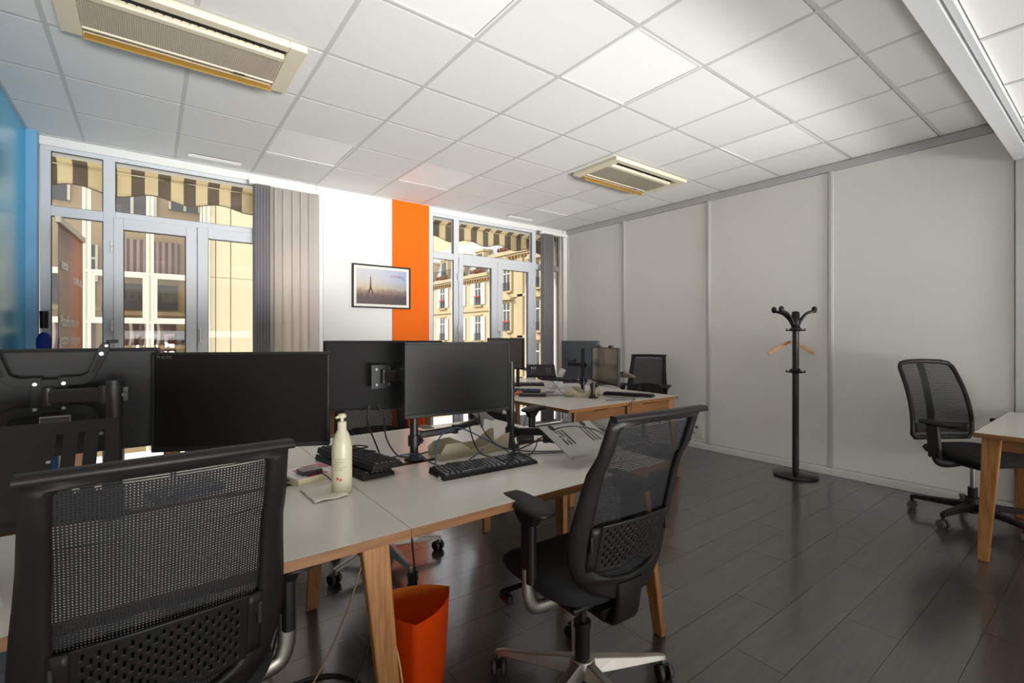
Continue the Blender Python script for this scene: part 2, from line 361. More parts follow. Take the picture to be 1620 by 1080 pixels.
# window wall pieces
ww = struct(MB().b(X0-0.1, X1+0.1, YW, YW+0.3, 2.775, 3.0).b(1.42, 2.70, YW, YW+0.3, -0.1, 2.775).b(4.93, X1+0.1, YW, YW+0.3, -0.1, 2.775).b(X0-0.1, -0.70, YW, YW+0.3, -0.1, 2.775).build('wall_window', white))
MB().b(1.386, 1.45, YW-0.022, YW, 0, ZC-0.01).build('corner_strip', trimw, ww, bevel=0.002)
MB().b(1.455, 2.219, YW-0.012, YW, 0, ZC-0.01).build('wall_panel', white, ww, bevel=0.002)
MB().b(2.221, 2.690, YW-0.014, YW, 0, ZC-0.005).build('orange_stripe', orangew, ww, bevel=0.001)
ww.children[-1]['label'] = 'floor to ceiling orange painted stripe'
MB().b(4.90, 4.97, YW-0.03, YW, 0, ZC-0.01).build('corner_strip', trimw, ww, bevel=0.002)
# ------------------------------------------------------------------ windows
def window(n, xl, mull, l1, bnd, l2, rmul, xr, zlo=0.04):
    """xl..xr outer; mull=(a,b) left mullion; l1,l2 glass x-ranges of the leaves; bnd leaf joint; rmul right mullion"""
    W = struct(MB().b(xl, xr, YW+0.02, YW+0.09, 2.741, 2.80).b(xl, xl+0.062, YW+0.02, YW+0.09, 0, 2.741).b(xr-0.062, xr, YW+0.02, YW+0.09, 0, 2.741).b(xl+0.062, xr-0.062, YW+0.02, YW+0.09, 0, zlo).build('window_%d' % n, pvc, bevel=0.003))
    MB().b(mull[0], mull[1], YW+0.015, YW+0.085, zlo, 2.741).build('mullion', pvc, W, bevel=0.003)
    MB().b(rmul[0], rmul[1], YW+0.015, YW+0.085, zlo, 2.741).build('mullion', pvc, W, bevel=0.003)
    MB().b(xl+0.062, mull[0], YW+0.017, YW+0.083, 2.227, 2.307).build('transom', pvc, W, bevel=0.003)
    MB().b(mull[1], rmul[0], YW+0.017, YW+0.083, 2.262, 2.318).build('transom', pvc, W, bevel=0.003)
    MB().b(rmul[1], xr-0.062, YW+0.017, YW+0.083, 2.227, 2.307).build('transom', pvc, W, bevel=0.003)
    bead = mat('dark_glazing_gasket', (40, 38, 36), 0.6)
    def pane(a, b2, z0, z1):
        g = 0.006; m = MB()
        m.b(a, b2, YW+0.026, YW+0.032, z1-g, z1).b(a, a+g, YW+0.026, YW+0.032, z0, z1-g).b(b2-g, b2, YW+0.026, YW+0.032, z0, z1-g).b(a, b2, YW+0.026, YW+0.032, z0, z0+0.004)
        m.build('gasket', bead, W)
        MB().b(a, b2, YW+0.046, YW+0.052, z0, z1).build('pane', winglass, W)
    for a, b2 in ((xl+0.062, mull[0]), (rmul[1], xr-0.062)): pane(a, b2, 2.307, 2.741); pane(a, b2, zlo, 2.227)
    pane(mull[1], rmul[0], 2.318, 2.741)
    for k, (gl, (a, b2)) in enumerate(((l1, (mull[1]-0.01, bnd-0.002)), (l2, (bnd+0.002, rmul[0]+0.01)))):
        m = MB(); y0, y1 = YW-0.005, YW+0.07
        m.b(a, gl[0], y0, y1, 0.05, 2.268).b(gl[1], b2, y0, y1, 0.05, 2.268).b(gl[0], gl[1], y0, y1, 2.172, 2.268).b(gl[0], gl[1], y0, y1, 0.05, 0.16)
        lf = m.build('door_leaf', pvc, W, bevel=0.004)
        pane(gl[0], gl[1], 0.16, 2.172)
        hx = a if k == 0 else b2
        for hz in (0.45, 1.36, 2.02): MB().cyl((hx-0.012, YW-0.012, hz-0.045), (hx-0.012, YW-0.012, hz-0.004), 0.010).cyl((hx-0.012, YW-0.012, hz+0.004), (hx-0.012, YW-0.012, hz+0.045), 0.010).build('hinge', trimw, lf)
    h = MB().box(((bnd+l2[0])/2-0.02, YW-0.010, 1.28), (0.030, 0.014, 0.16)).cyl(((bnd+l2[0])/2-0.02, YW-0.017, 1.33), ((bnd+l2[0])/2-0.02, YW-0.055, 1.33), 0.009).box(((bnd+l2[0])/2-0.02, YW-0.052, 1.275), (0.020, 0.014, 0.13))
    h.build('door_handle', trimw, W, bevel=0.004)
    return W
W1 = window(1, -0.684, (-0.306, -0.229), (-0.175, 0.262), 0.347, (0.432, 0.85), (0.93, 1.0), 1.39)
W2 = window(2, 2.70, (3.05, 3.125), (3.18, 3.621), 3.714, (3.798, 4.25), (4.33, 4.40), 4.90)
# ================================================================== OUTSIDE
# striped awnings over both windows
awm = stripes('awning_stripe_fabric', (226, 212, 170), (116, 102, 84), 0, 0.205, 0.85, trans=0.3)
def awning(x0, x1, label):
    t = thing('awning', label, 'awning', ((x0+x1)/2, 5.8, 2.81), 0, 'striped awnings outside the windows')
    L2 = (x1-x0)/2
    def val(u, v):
        x = -L2+2*L2*u; zb = -0.20-0.028*math.cos(2*pi*x/0.56+0.8)
        return (x, 0.012*math.sin(9*x)+0.01*v*math.sin(23*x), zb*v)
    MB().grid(val, 140, 5).build('valance', awm, t, solid=0.002)
    def canopy(u, v):
        x = -L2+2*L2*u; return (x, -0.50*v, 0.17*v+0.012*math.sin(pi*v)*math.sin(11*x)-0.01)
    MB().grid(canopy, 60, 6).build('canopy', awm, t, solid=0.002)
    MB().cyl((-L2, 0.0, 0.0), (L2, 0.0, 0.0), 0.013).build('front_bar', mat('cream_metal', (216, 206, 178), 0.5), t)
    MB().cyl((-L2, -0.45, 0.16), (L2, -0.45, 0.16), 0.045).build('roller_tube', mat('cream_metal', (216, 206, 178), 0.5), t)
    pts = [(-L2+2*L2*k/140, 0.012*math.sin(9*(-L2+2*L2*k/140)), -0.203-0.028*math.cos(2*pi*(-L2+2*L2*k/140)/0.56+0.8)) for k in range(141)]
    MB().tube(pts, 0.005, 6, dens=1).build('piping', mat('brown_piping', (92, 74, 52), 0.8), t)
awning(-1.0, 1.75, 'cream and brown striped awning with scalloped valance outside the left window')
awning(2.35, 5.6, 'cream and brown striped awning with scalloped valance outside the right window')
# neighbouring wing with cream window grid, facing us, behind left window
GZ = -9.0
tan = mat('mirrored_tan_wall', (176, 150, 108), 0.8, var=0.06, scale=1.5)
creamf = mat('cream_window_frame', (214, 208, 186), 0.5, var=0.03)
creamp = mat('cream_cladding_panel', (206, 192, 156), 0.5, var=0.06, scale=1.2)
darkw = mat('dark_window_interior', (52, 46, 38), 0.35, var=0.3, scale=3)
brownc = stripes('brown_striped_curtain', (176, 150, 134), (110, 78, 66), 0, 0.13, 0.9)
grass_ = stripes('grey_striped_awning', (206, 200, 186), (128, 118, 104), 0, 0.22, 0.9)
iron = mat('dark_ironwork', (52, 48, 44), 0.6)
ng = thing('neighbour_wing', 'courtyard building wing with a cream window grid and cream cladding, seen through the left window', 'building', (0, 14.0, GZ))
z0 = -GZ
MB().b(-7, 1.1, 1.5, 1.8, 0, z0+6.6).build('wall', tan, ng)  # tan wall stands in for a building mirrored in the panes
MB().b(1.16, 5.3, 0.2, 2.2, 0, z0+6.6).build('side_block', mat('cream_backing', (200, 184, 142), 0.6), ng)
for k, (a, b2) in enumerate(((1.16, 1.33), (1.335, 1.66), (1.665, 2.45), (2.455, 3.2), (3.205, 4.2), (4.205, 5.3))):
    for zz in range(-3, 4):
        zb = z0+2.75+zz*2.2
        MB().b(a+0.008, b2-0.008, 0.12, 0.2, zb-2.19, zb).build('cladding_panel', creamp, ng)
gridz = [z0+2.714+1.12*k for k in range(-5, 5)]
gridx = [-6.63+1.107*k for k in range(8)]
for gx in gridx: MB().b(gx-0.072, gx-0.022, -0.06, 0.06, z0-4, z0+6.4).b(gx+0.022, gx+0.072, -0.06, 0.06, z0-4, z0+6.4).b(gx-0.022, gx+0.022, -0.02, 0.06, z0-4, z0+6.4).build('mullion', creamf, ng)
for gz in gridz: MB().b(-6.7, 1.16, -0.045, 0.05, gz-0.032, gz+0.032).build('transom', creamf, ng)
pg = glass('neighbour_glass')
for ix in range(3, 7):
    for iz in range(3, 7):
        xa, xb = gridx[ix]+0.072, gridx[ix+1]-0.072; za, zb = gridz[iz]+0.032, gridz[iz+1]-0.032
        if iz in (4,):
            f = MB().b(xa, xa+0.065, -0.03, 0.03, za, zb).b(xb-0.065, xb, -0.03, 0.03, za, zb).b(xa+0.065, xb-0.065, -0.03, 0.03, za, za+0.065).b(xa+0.065, xb-0.065, -0.03, 0.03, zb-0.065, zb).build('sash', creamf, ng)
        MB().b(xa, xb, 0.0, 0.008, za, zb).build('pane', pg, ng)
# windows and fittings of the tan wall, standing in for pane reflections
for px, pz, pw, ph, kind in ((-3.1, z0+4.4, 1.0, 1.3, 0), (-1.95, z0+4.5, 0.9, 1.2, 0), (-0.35, z0+4.25, 1.0, 1.1, 1), (0.75, z0+4.6, 0.7, 1.2, 0), (-2.6, z0+3.0, 1.2, 0.9, 1), (-0.05, z0+2.75, 1.35, 0.95, 2), (-1.35, z0+2.6, 0.7, 0.9, 1),
                             (-0.05, z0+1.95, 1.3, 0.65, 3), (-1.45, z0+2.05, 0.8, 0.7, 3), (-2.9, z0+2.0, 0.9, 0.8, 3), (-0.1, z0+0.55, 1.3, 1.1, 4), (-1.5, z0+0.55, 0.9, 1.1, 4), (-2.9, z0+0.6, 0.9, 1.0, 4), (-2.1, z0+5.6, 1.2, 0.6, 1), (0.3, z0+1.1, 1.5, 0.3, 3)):
    wn = MB().b(px-pw/2, px+pw/2, 1.42, 1.52, pz, pz+ph).build('window', darkw, ng)
    if kind in (0, 1):
        MB().b(px-0.03, px+0.03, 1.36, 1.42, pz, pz+ph).b(px-pw/2, px-pw/2+0.05, 1.36, 1.42, pz, pz+ph).b(px+pw/2-0.05, px+pw/2, 1.36, 1.42, pz, pz+ph).b(px-pw/2, px+pw/2, 1.361, 1.421, pz+ph*0.6, pz+ph*0.6+0.05).build('window_frame', creamf, wn)
    if kind == 0:
        MB().grid(lambda u, v: (px-pw*0.6+pw*1.2*u, 1.36-0.75*v, pz+ph-0.35*v+0.02*math.sin(30*u)*v), 24, 4).build('shade', grass_, wn, solid=0.01)
    if kind in (2, 4):
        MB().grid(lambda u, v: (px-pw*0.5+pw*u, 1.30+0.03*math.sin(u*40), pz+ph*v), 60, 2).build('curtain', brownc if kind == 2 else mat('brown_curtain', (112, 82, 68), 0.9), wn, solid=0.005)
    if kind == 4:
        for s_ in (-0.28, 0.02, 0.27):
            MB().tube([(px+s_, 1.22, pz+ph), (px+s_+0.02, 1.2, pz+ph*0.6), (px+s_-0.1, 1.15, pz+0.1)], 0.035, 8).build('curtain_tie', mat('pale_drape', (196, 184, 168), 0.8), wn)
        b_ = MB()
        for k in range(14): b_.cyl((px-pw/2+pw*k/13, 1.0, pz), (px-pw/2+pw*k/13, 1.0, pz+0.28), 0.008, n=6)
        b_.b(px-pw/2, px+pw/2, 0.985, 1.015, pz+0.28, pz+0.30).build('balcony_rail', iron, wn)
    if kind == 3:
        MB().b(px-pw*0.65, px+pw*0.65, 1.1, 1.5, pz-0.16, pz-0.06).build('sill', tan, wn)
# Haussmann street facade beyond the right window (plane x=24, facing -x); local u runs towards -Y
st = mat('pale_limestone', (180, 162, 124), 0.8, var=0.08, scale=0.8, bump=0.2, bscale=12)
st2 = mat('limestone_moulding', (172, 154, 116), 0.8, var=0.05, scale=2)
shut = mat('white_louvre_shutter', (208, 205, 194), 0.6)
zinc = mat('zinc_mansard', (196, 200, 204), 0.5, var=0.06, scale=1)
dkg = mat('dark_street_window_glass', (58, 60, 58), 0.15, var=0.2, scale=2)
leafm = mat('balcony_plant_leaf', (74, 98, 48), 0.8, var=0.3, scale=9); flm = mat('red_balcony_flower', (206, 70, 44), 0.8)
def facade(name, label, y0, y1, zc, rows, bays, ped, zroof, pil=False):
    t = thing(name, label, 'building', (24.0, 0, GZ))
    g = -GZ
    MB().b(0, 8, y0, y1, 0, g+zc).build('wall', st, t)
    MB().b(-0.45, 0.0, y0, y1, g+zc-0.28, g+zc).b(-0.30, 0, y0, y1, g+zc-0.45, g+zc-0.28).build('cornice', st2, t)
    dm = MB()
    k = y0+0.2
    while k < y1: dm.b(-0.26, -0.02, k, k+0.16, g+zc-0.66, g+zc-0.46); k += 0.42
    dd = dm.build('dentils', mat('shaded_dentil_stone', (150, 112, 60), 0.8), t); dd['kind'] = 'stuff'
    for (zb, zt) in rows:
        MB().b(-0.14, 0, y0, y1, g+zb-0.62, g+zb-0.42).b(-0.09, 0, y0, y1, g+zb-0.42, g+zb-0.34).build('string_course', st2, t)
        for yc in bays:
            w_ = 0.52
            wn = MB().b(-0.03, 0.02, yc-w_, yc+w_, g+zb, g+zt).build('window', dkg, t)
            MB().b(-0.07, -0.02, yc-0.04, yc+0.04, g+zb, g+zt).b(-0.07, -0.02, yc-w_, yc-w_+0.07, g+zb, g+zt).b(-0.07, -0.02, yc+w_-0.07, yc+w_, g+zb, g+zt).b(-0.07, -0.02, yc-w_, yc+w_, g+zb+(zt-zb)*0.72, g+zb+(zt-zb)*0.76).build('window_frame', shut, wn)
            MB().b(-0.22, 0, yc-w_-0.2, yc+w_+0.2, g+zb-0.20, g+zb-0.06).b(-0.10, 0, yc-w_-0.12, yc+w_+0.12, g+zt+0.1, g+zt+0.24).build('sill', st2, wn)
            r_ = MB()
            for q in range(9): r_.cyl((-0.16, yc-w_+2*w_*q/8, g+zb), (-0.16, yc-w_+2*w_*q/8, g+zb+0.62), 0.018, n=5)
            r_.b(-0.18, -0.14, yc-w_, yc+w_, g+zb+0.62, g+zb+0.66).b(-0.18, -0.14, yc-w_, yc+w_, g+zb+0.04, g+zb+0.08).build('balcony_rail', iron, wn)
            if not ped:
                for s_ in (-1, 1):
                    ya = yc+s_*(w_+0.33)
                    s0 = MB().b(-0.10, -0.04, ya-0.30, ya+0.30, g+zb, g+zt)
                    for q in range(12): s0.b(-0.115, -0.09, ya-0.22, ya+0.22, g+zb+0.1+q*(zt-zb-0.15)/12, g+zb+0.1+(q+0.55)*(zt-zb-0.15)/12)
                    s0.build('shutter', shut, wn)
            else:
                MB().b(-0.16, 0, yc-w_-0.28, yc-w_-0.08, g+zb-0.1, g+zt+0.1).b(-0.16, 0, yc+w_+0.08, yc+w_+0.28, g+zb-0.1, g+zt+0.1).b(-0.42, 0, yc-w_-0.42, yc+w_+0.42, g+zt+0.28, g+zt+0.46).build('surround', st2, wn)
                MB().prism([(yc-w_-0.42, g+zt+0.46), (yc+w_+0.42, g+zt+0.46), (yc, g+zt+1.0)], -0.35, 0, Matrix(((0, 0, 1, 0), (1, 0, 0, 0), (0, 1, 0, 0), (0, 0, 0, 1)))).build('pediment', st2, wn)
            if random.random() < 0.6:
                p = MB()
                for q in range(10): p.lathe([(0.001, -0.07), (0.07, 0), (0.001, 0.07)], (-0.2, yc-0.4+0.09*q, g+zb+0.72+0.05*random.random()), n=6)
                p.build('balcony_plants', flm if random.random() < 0.5 else leafm, wn)
    if pil:
        for yc in (y0+0.5, y1-0.4, (bays[0]+bays[1])/2): MB().b(-0.14, 0, yc-0.35, yc+0.35, 0, g+zc-0.5).build('pilaster', st2, t)
    # roof
    MB().add([(0.3, y0, g+zc), (0.3, y1, g+zc), (1.6, y1, g+zroof), (1.6, y0, g+zroof), (8, y1, g+zroof+0.4), (8, y0, g+zroof+0.4), (8, y0, g+zc), (8, y1, g+zc)],
             [(0, 1, 2, 3), (3, 2, 4, 5), (0, 3, 5, 6), (1, 7, 4, 2)]).build('mansard_roof', zinc, t)
    rl = MB(); k = y0+0.1
    while k < y1: rl.cyl((-0.3, k, g+zc), (-0.3, k, g+zc+0.95), 0.02, n=5); k += 0.22
    rl.b(-0.33, -0.27, y0, y1, g+zc+0.93, g+zc+0.98).build('roof_terrace_rail', iron, t)
    for q, yc in enumerate(bays):
        dw = MB().b(0.1, 1.4, yc-0.7, yc+0.7, g+zc+0.1, g+zc+2.1).b(-0.02, 1.4, yc-0.8, yc+0.8, g+zc+2.1, g+zc+2.3).build('dormer', st, t)
        MB().b(0.05, 0.1, yc-0.42, yc+0.42, g+zc+0.4, g+zc+1.9).build('pane', dkg, dw)
        p = MB()
        for r_ in range(7): p.lathe([(0.001, -0.16), (0.14, -0.05), (0.16, 0.1), (0.001, 0.3)], (-0.15, yc-1.0+0.34*r_+0.1*random.random(), g+zc+0.25), n=6)
        p.build('terrace_plants', leafm if q % 2 else mat('terracotta_planter', (150, 90, 60), 0.8), dw)
    return t
facade('shuttered_building', 'limestone street facade with white louvred shutters, seen through the right window', 34.6, 66.0, 6.9, ((4.15, 6.1), (0.9, 3.05), (-2.4, -0.2), (-5.6, -3.4)), [36.6, 39.9, 43.2, 46.5, 49.8, 53.1, 56.4, 59.7], False, 10.6)
facade('pedimented_building', 'sunlit yellow limestone facade with pedimented windows, right of the shuttered one', 18.0, 34.4, 8.3, ((5.1, 7.0), (1.75, 4.0), (-1.6, 0.7), (-5.4, -3.0)), [32.2, 28.4, 24.6, 20.8], True, 11.6, True)
cb_ = thing('chimney_block', 'plain rendered chimney wall rising above the street roofs', 'building', (33.0, 59.0, GZ))
MB().b(0, 7, -6, 14, 0, 25.5).build('wall', mat('beige_render', (206, 180, 130), 0.8), cb_)
MB().b(0.2, 0.9, -1.6, -1.0, 25.5, 26.2).b(0.2, 0.9, 0.4, 1.0, 25.5, 26.2).build('chimney_pot', mat('terracotta_planter', (150, 90, 60), 0.8), cb_)
struct(MB().b(-30, 60, 5.6, 120, GZ-0.2, GZ).build('ground', mat('asphalt', (104, 102, 98), 0.9)))
struct(MB().b(X0-1.4, X1+1.4, YW+0.3, 6.9, -0.22, -0.05).build('balcony_bounce_slab', mat('pale_concrete', (214, 208, 194), 0.8)))  # unseen balcony slab, extended and kept pale to bounce sun to the ceiling
# ================================================================== VERTICAL BLINDS
slatm = bpy.data.materials.new('blind_fabric'); slatm.use_nodes = True
n_ = slatm.node_tree.nodes; L_ = slatm.node_tree.links
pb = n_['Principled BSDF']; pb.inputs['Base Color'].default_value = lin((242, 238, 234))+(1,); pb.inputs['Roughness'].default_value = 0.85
trb = n_.new('ShaderNodeBsdfTranslucent'); trb.inputs[0].default_value = lin((240, 232, 226))+(1,)
msb = n_.new('ShaderNodeMixShader'); msb.inputs[0].default_value = 0.6
wv = n_.new('ShaderNodeTexNoise'); wv.inputs['Scale'].default_value = 200; bpb = n_.new('ShaderNodeBump'); bpb.inputs['Strength'].default_value = 0.3; bpb.inputs['Distance'].default_value = 0.001
L_.new(wv.outputs[0], bpb.inputs['Height']); L_.new(bpb.outputs[0], pb.inputs['Normal'])
L_.new(pb.outputs[0], msb.inputs[1]); L_.new(trb.outputs[0], msb.inputs[2]); L_.new(msb.outputs[0], n_['Material Output'].inputs[0])
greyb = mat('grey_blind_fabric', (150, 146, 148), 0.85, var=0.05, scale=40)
def slat(parent, x, y, ang, wd, m, z0=0.06, z1=2.72):
    def fn(u, v):
        a = (u-0.5)*wd; c = 0.006*(1-(2*u-1)**2)
        return (a*math.cos(ang)-c*math.sin(ang), a*math.sin(ang)+c*math.cos(ang), z0+(z1-z0)*v)
    MB().grid(fn, 4, 2).build('slat', m, parent, loc=(x, y, 0), solid=0.001)
bl = thing('vertical_blind', 'beige vertical slat blind drawn to the right side of the left window', 'blind', (0, 0, 0), 0, 'vertical slat blinds')
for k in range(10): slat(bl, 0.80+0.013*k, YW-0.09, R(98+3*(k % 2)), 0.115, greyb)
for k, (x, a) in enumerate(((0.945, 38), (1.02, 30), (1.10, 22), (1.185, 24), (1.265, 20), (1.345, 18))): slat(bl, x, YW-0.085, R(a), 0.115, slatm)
MB().b(0.75, 1.39, YW-0.115, YW-0.065, 2.72, 2.76).build('head_rail', trimw, bl)
bl2 = thing('vertical_blind', 'grey vertical slat blind bunched beside the right wall corner', 'blind', (0, 0, 0), 0, 'vertical slat blinds')
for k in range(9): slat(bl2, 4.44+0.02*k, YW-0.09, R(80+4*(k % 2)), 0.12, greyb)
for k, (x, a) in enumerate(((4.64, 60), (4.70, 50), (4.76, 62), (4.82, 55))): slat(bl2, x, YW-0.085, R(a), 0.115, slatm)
MB().b(4.40, 4.90, YW-0.115, YW-0.065, 2.72, 2.76).build('head_rail', trimw, bl2)
# ================================================================== CEILING UNITS
def cassette(label, x0, x1, y0, y1, tx0, tx1):
    t = thing('air_conditioner', label, 'air conditioner', ((x0+x1)/2, (y0+y1)/2, ZC), 0)
    hx, hy = (x1-x0)/2, (y1-y0)/2; m = MB(); zb = -0.035
    m.b(-hx, -hx+0.09, -hy, hy, zb, 0.002).b(hx-0.09, hx, -hy, hy, zb, 0.002).b(-hx+0.09, hx-0.09, -hy, -hy+0.06, zb, 0.002).b(-hx+0.09, hx-0.09, hy-0.03, hy, zb, 0.002)
    m.b(-hx+0.09, hx-0.09, -hy+0.135, -hy+0.18, zb, 0.002).b(-hx+0.09, hx-0.09, hy-0.105, hy-0.085, zb, 0.002)
    m.build('casing', acw, t, bevel=0.006)
    MB().b(-hx+0.09, hx-0.09, -hy+0.06, -hy+0.135, -0.008, 0.0).b(-hx+0.09, hx-0.09, hy-0.085, hy-0.03, -0.008, 0.0).build('outlet_slot', darkv, t)
    fn = MB(); n = int((hx*2-0.2)/0.035)
    for k in range(n): fn.b(-hx+0.1+k*0.035, -hx+0.104+k*0.035, -hy+0.062, -hy+0.11, -0.026, -0.008)
    q = fn.build('outlet_fins', darkv, t); q['kind'] = 'stuff'
    MB().box((0, hy-0.055, -0.05), (hx*2-0.19, 0.062, 0.006), Matrix.Rotation(R(50), 3, 'X')).build('louvre', acy, t)
    gr = MB(); gr.b(-hx+0.09, hx-0.09, -hy+0.18, hy-0.105, -0.026, 0.0)
    g0 = gr.build('grille', acg, t)
    f2 = MB(); k = -hx+0.10
    while k < hx-0.10: f2.b(k, k+0.003, -hy+0.182, hy-0.107, -0.030, -0.026); k += 0.009
    yy = -hy+0.185
    while yy < hy-0.11: f2.b(-hx+0.092, hx-0.092, yy, yy+0.003, -0.0295, -0.0262); yy += 0.009
    q = f2.build('grille_ribs', acg, g0); q['kind'] = 'stuff'
    MB().b(hx-0.30, hx-0.24, hy-0.103, hy-0.088, zb-0.002, zb).build('badge', mat('dark_badge', (70, 66, 58), 0.5), t)
    # mineral infill strips
    cx = (x0+x1)/2; cy = (y0+y1)/2; ya, yb = 2.734+0.0125-cy, 3.334-0.0125-cy
    MB().b(tx0+0.0125-cx, -hx-0.001, ya, yb, -0.004, 0.01).build('infill_tile', tilem, t)
    MB().b(hx+0.001, tx1-0.0125-cx, ya, yb, -0.004, 0.01).build('infill_tile', tilem, t)
    return t
cassette('long yellowed ceiling air conditioner near the blue wall, top left', -0.36, 0.69, 2.745, 3.295, -0.42, 0.78)
cassette('smaller looking ceiling air conditioner further away, near the right partition', 3.24, 4.31, 2.75, 3.29, 3.18, 4.38)
for x0, x1, lab in ((0.27, 0.66, 'narrow slot diffuser in the ceiling above the left window'), (3.72, 4.12, 'narrow slot diffuser in the ceiling above the right window')):
    t = thing('slot_diffuser', lab, 'air vent', ((x0+x1)/2, 4.97, ZC-0.0065), 0, 'ceiling slot diffusers')
    MB().b(-0.2, 0.2, -0.035, 0.035, -0.002, 0.0).build('backing', mat('grey_vent_inside', (110, 108, 104), 0.7), t)
    for q in range(4): MB().b(-0.2, 0.2, -0.035+q*0.0205, -0.027+q*0.0205, -0.008, -0.002).build('blade', trimw, t)
# wall socket plate
so = thing('wall_socket', 'white wall plate with three power sockets and data outlets, low on the right partition', 'socket', (X1-0.016, 3.07, 0.205), -pi/2)
MB().b(-0.105, 0.105, -0.018, 0.0, -0.08, 0.08).build('back_box', trimw, so, bevel=0.005)
for q in range(3):
    rr = MB().cyl((-0.062+0.05*q, -0.016, 0.033), (-0.062+0.05*q, -0.022, 0.033), 0.021, n=20).build('socket_ring', trimg, so)
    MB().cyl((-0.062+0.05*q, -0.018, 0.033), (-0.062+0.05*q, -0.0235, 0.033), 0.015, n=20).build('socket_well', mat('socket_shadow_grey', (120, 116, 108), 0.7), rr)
MB().b(-0.075, 0.07, -0.021, -0.017, -0.055, -0.012).build('data_module', trimw, so, bevel=0.001)
MB().b(-0.022, -0.006, -0.0235, -0.020, -0.042, -0.026).b(0.004, 0.012, -0.0235, -0.020, -0.045, -0.022).build('data_port', darkv, so)
# framed picture
fp = thing('framed_picture', 'black framed city skyline print with tower, hung across white wall and orange stripe', 'picture', (2.093, YW-0.016, 1.825), 0)
m = MB(); fw_, fh = 0.341, 0.241
m.b(-fw_, fw_, -0.028, 0, fh-0.016, fh).b(-fw_, fw_, -0.028, 0, -fh, -fh+0.016).b(-fw_, -fw_+0.016, -0.028, 0, -fh+0.016, fh-0.016).b(fw_-0.016, fw_, -0.028, 0, -fh+0.016, fh-0.016)
m.build('frame', blk, fp, bevel=0.002)
MB().b(-0.326, 0.326, -0.014, -0.004, -0.226, 0.226).build('passe_partout', mat('off_white_mount', (232, 228, 220), 0.7), fp)
pm = bpy.data.materials.new('skyline_print'); pm.use_nodes = True; n_ = pm.node_tree.nodes; L_ = pm.node_tree.links
tcn = n_.new('ShaderNodeTexCoord'); spn = n_.new('ShaderNodeSeparateXYZ'); L_.new(tcn.outputs['Object'], spn.inputs[0])
mr1 = n_.new('ShaderNodeMapRange'); mr1.inputs['From Min'].default_value = -0.196; mr1.inputs['From Max'].default_value = 0.196; L_.new(spn.outputs['Z'], mr1.inputs[0])
nz1 = n_.new('ShaderNodeTexNoise'); nz1.inputs['Scale'].default_value = 26; nz1.inputs['Detail'].default_value = 8; L_.new(tcn.outputs['Object'], nz1.inputs['Vector'])
ma = n_.new('ShaderNodeMath'); ma.operation = 'MULTIPLY_ADD'; ma.inputs[1].default_value = 0.22; L_.new(nz1.outputs[0], ma.inputs[0]); L_.new(mr1.outputs[0], ma.inputs[2])
rm = n_.new('ShaderNodeValToRGB'); L_.new(ma.outputs[0], rm.inputs[0]); e = rm.color_ramp.elements
e[0].position = 0.05; e[0].color = lin((74, 56, 54))+(1,); e[1].position = 1.0; e[1].color = lin((196, 196, 200))+(1,)
for p_, c_ in ((0.33, (92, 72, 68)), (0.46, (150, 122, 104)), (0.58, (196, 178, 150)), (0.72, (196, 190, 184))): q = e.new(p_); q.color = lin(c_)+(1,)
mr2 = n_.new('ShaderNodeMapRange'); mr2.inputs['From Min'].default_value = -0.1; mr2.inputs['From Max'].default_value = 0.3; L_.new(spn.outputs['X'], mr2.inputs[0])
mxp = n_.new('ShaderNodeMix'); mxp.data_type = 'RGBA'; mxp.blend_type = 'MULTIPLY'; mxp.inputs['B'].default_value = (0.62, 0.72, 1.0, 1); L_.new(mr2.outputs[0], mxp.inputs['Factor']); L_.new(rm.outputs[0], mxp.inputs['A'])
L_.new(mxp.outputs['Result'], n_['Principled BSDF'].inputs['Base Color']); n_['Principled BSDF'].inputs['Roughness'].default_value = 0.35
MB().b(-0.294, 0.294, -0.0155, -0.013, -0.196, 0.196).build('print', pm, fp)
tw = [(-0.034, -0.09), (-0.018, -0.09), (-0.010, -0.05), (-0.004, -0.036), (0.004, -0.036), (0.010, -0.05), (0.018, -0.09), (0.034, -0.09), (0.016, -0.03), (0.010, -0.012), (0.006, 0.06), (0.005, 0.10), (0.0015, 0.115), (0.0, 0.145), (-0.0015, 0.115), (-0.005, 0.10), (-0.006, 0.06), (-0.010, -0.012), (-0.016, -0.03)]
MB().prism([(x-0.135, z_) for x, z_ in tw], 0, 0.0005, Matrix(((1, 0, 0, 0), (0, 0, -1, -0.0156), (0, 1, 0, 0), (0, 0, 0, 1)))).build('printed_tower', mat('print_dark_brown', (70, 46, 42), 0.5), fp)
rdm = mat('print_red', (196, 52, 48), 0.5); blm = mat('print_blue', (60, 110, 160), 0.5); wtx = mat('print_white', (236, 232, 228), 0.5)
text_mesh('lettering', 'KAPIA', 0.034, fp, (0.105, -0.0158, 0.115), (pi/2, 0, 0), rdm)
text_mesh('lettering', 'RGI', 0.036, fp, (0.196, -0.0158, 0.112), (pi/2, 0, 0), blm, bold=0.0006)
MB().b(0.215, 0.262, -0.0162, -0.0156, 0.098, 0.100).cyl((0.262, -0.0156, 0.099), (0.262, -0.0162, 0.099), 0.007, n=12).build('logo_mark', blm, fp)
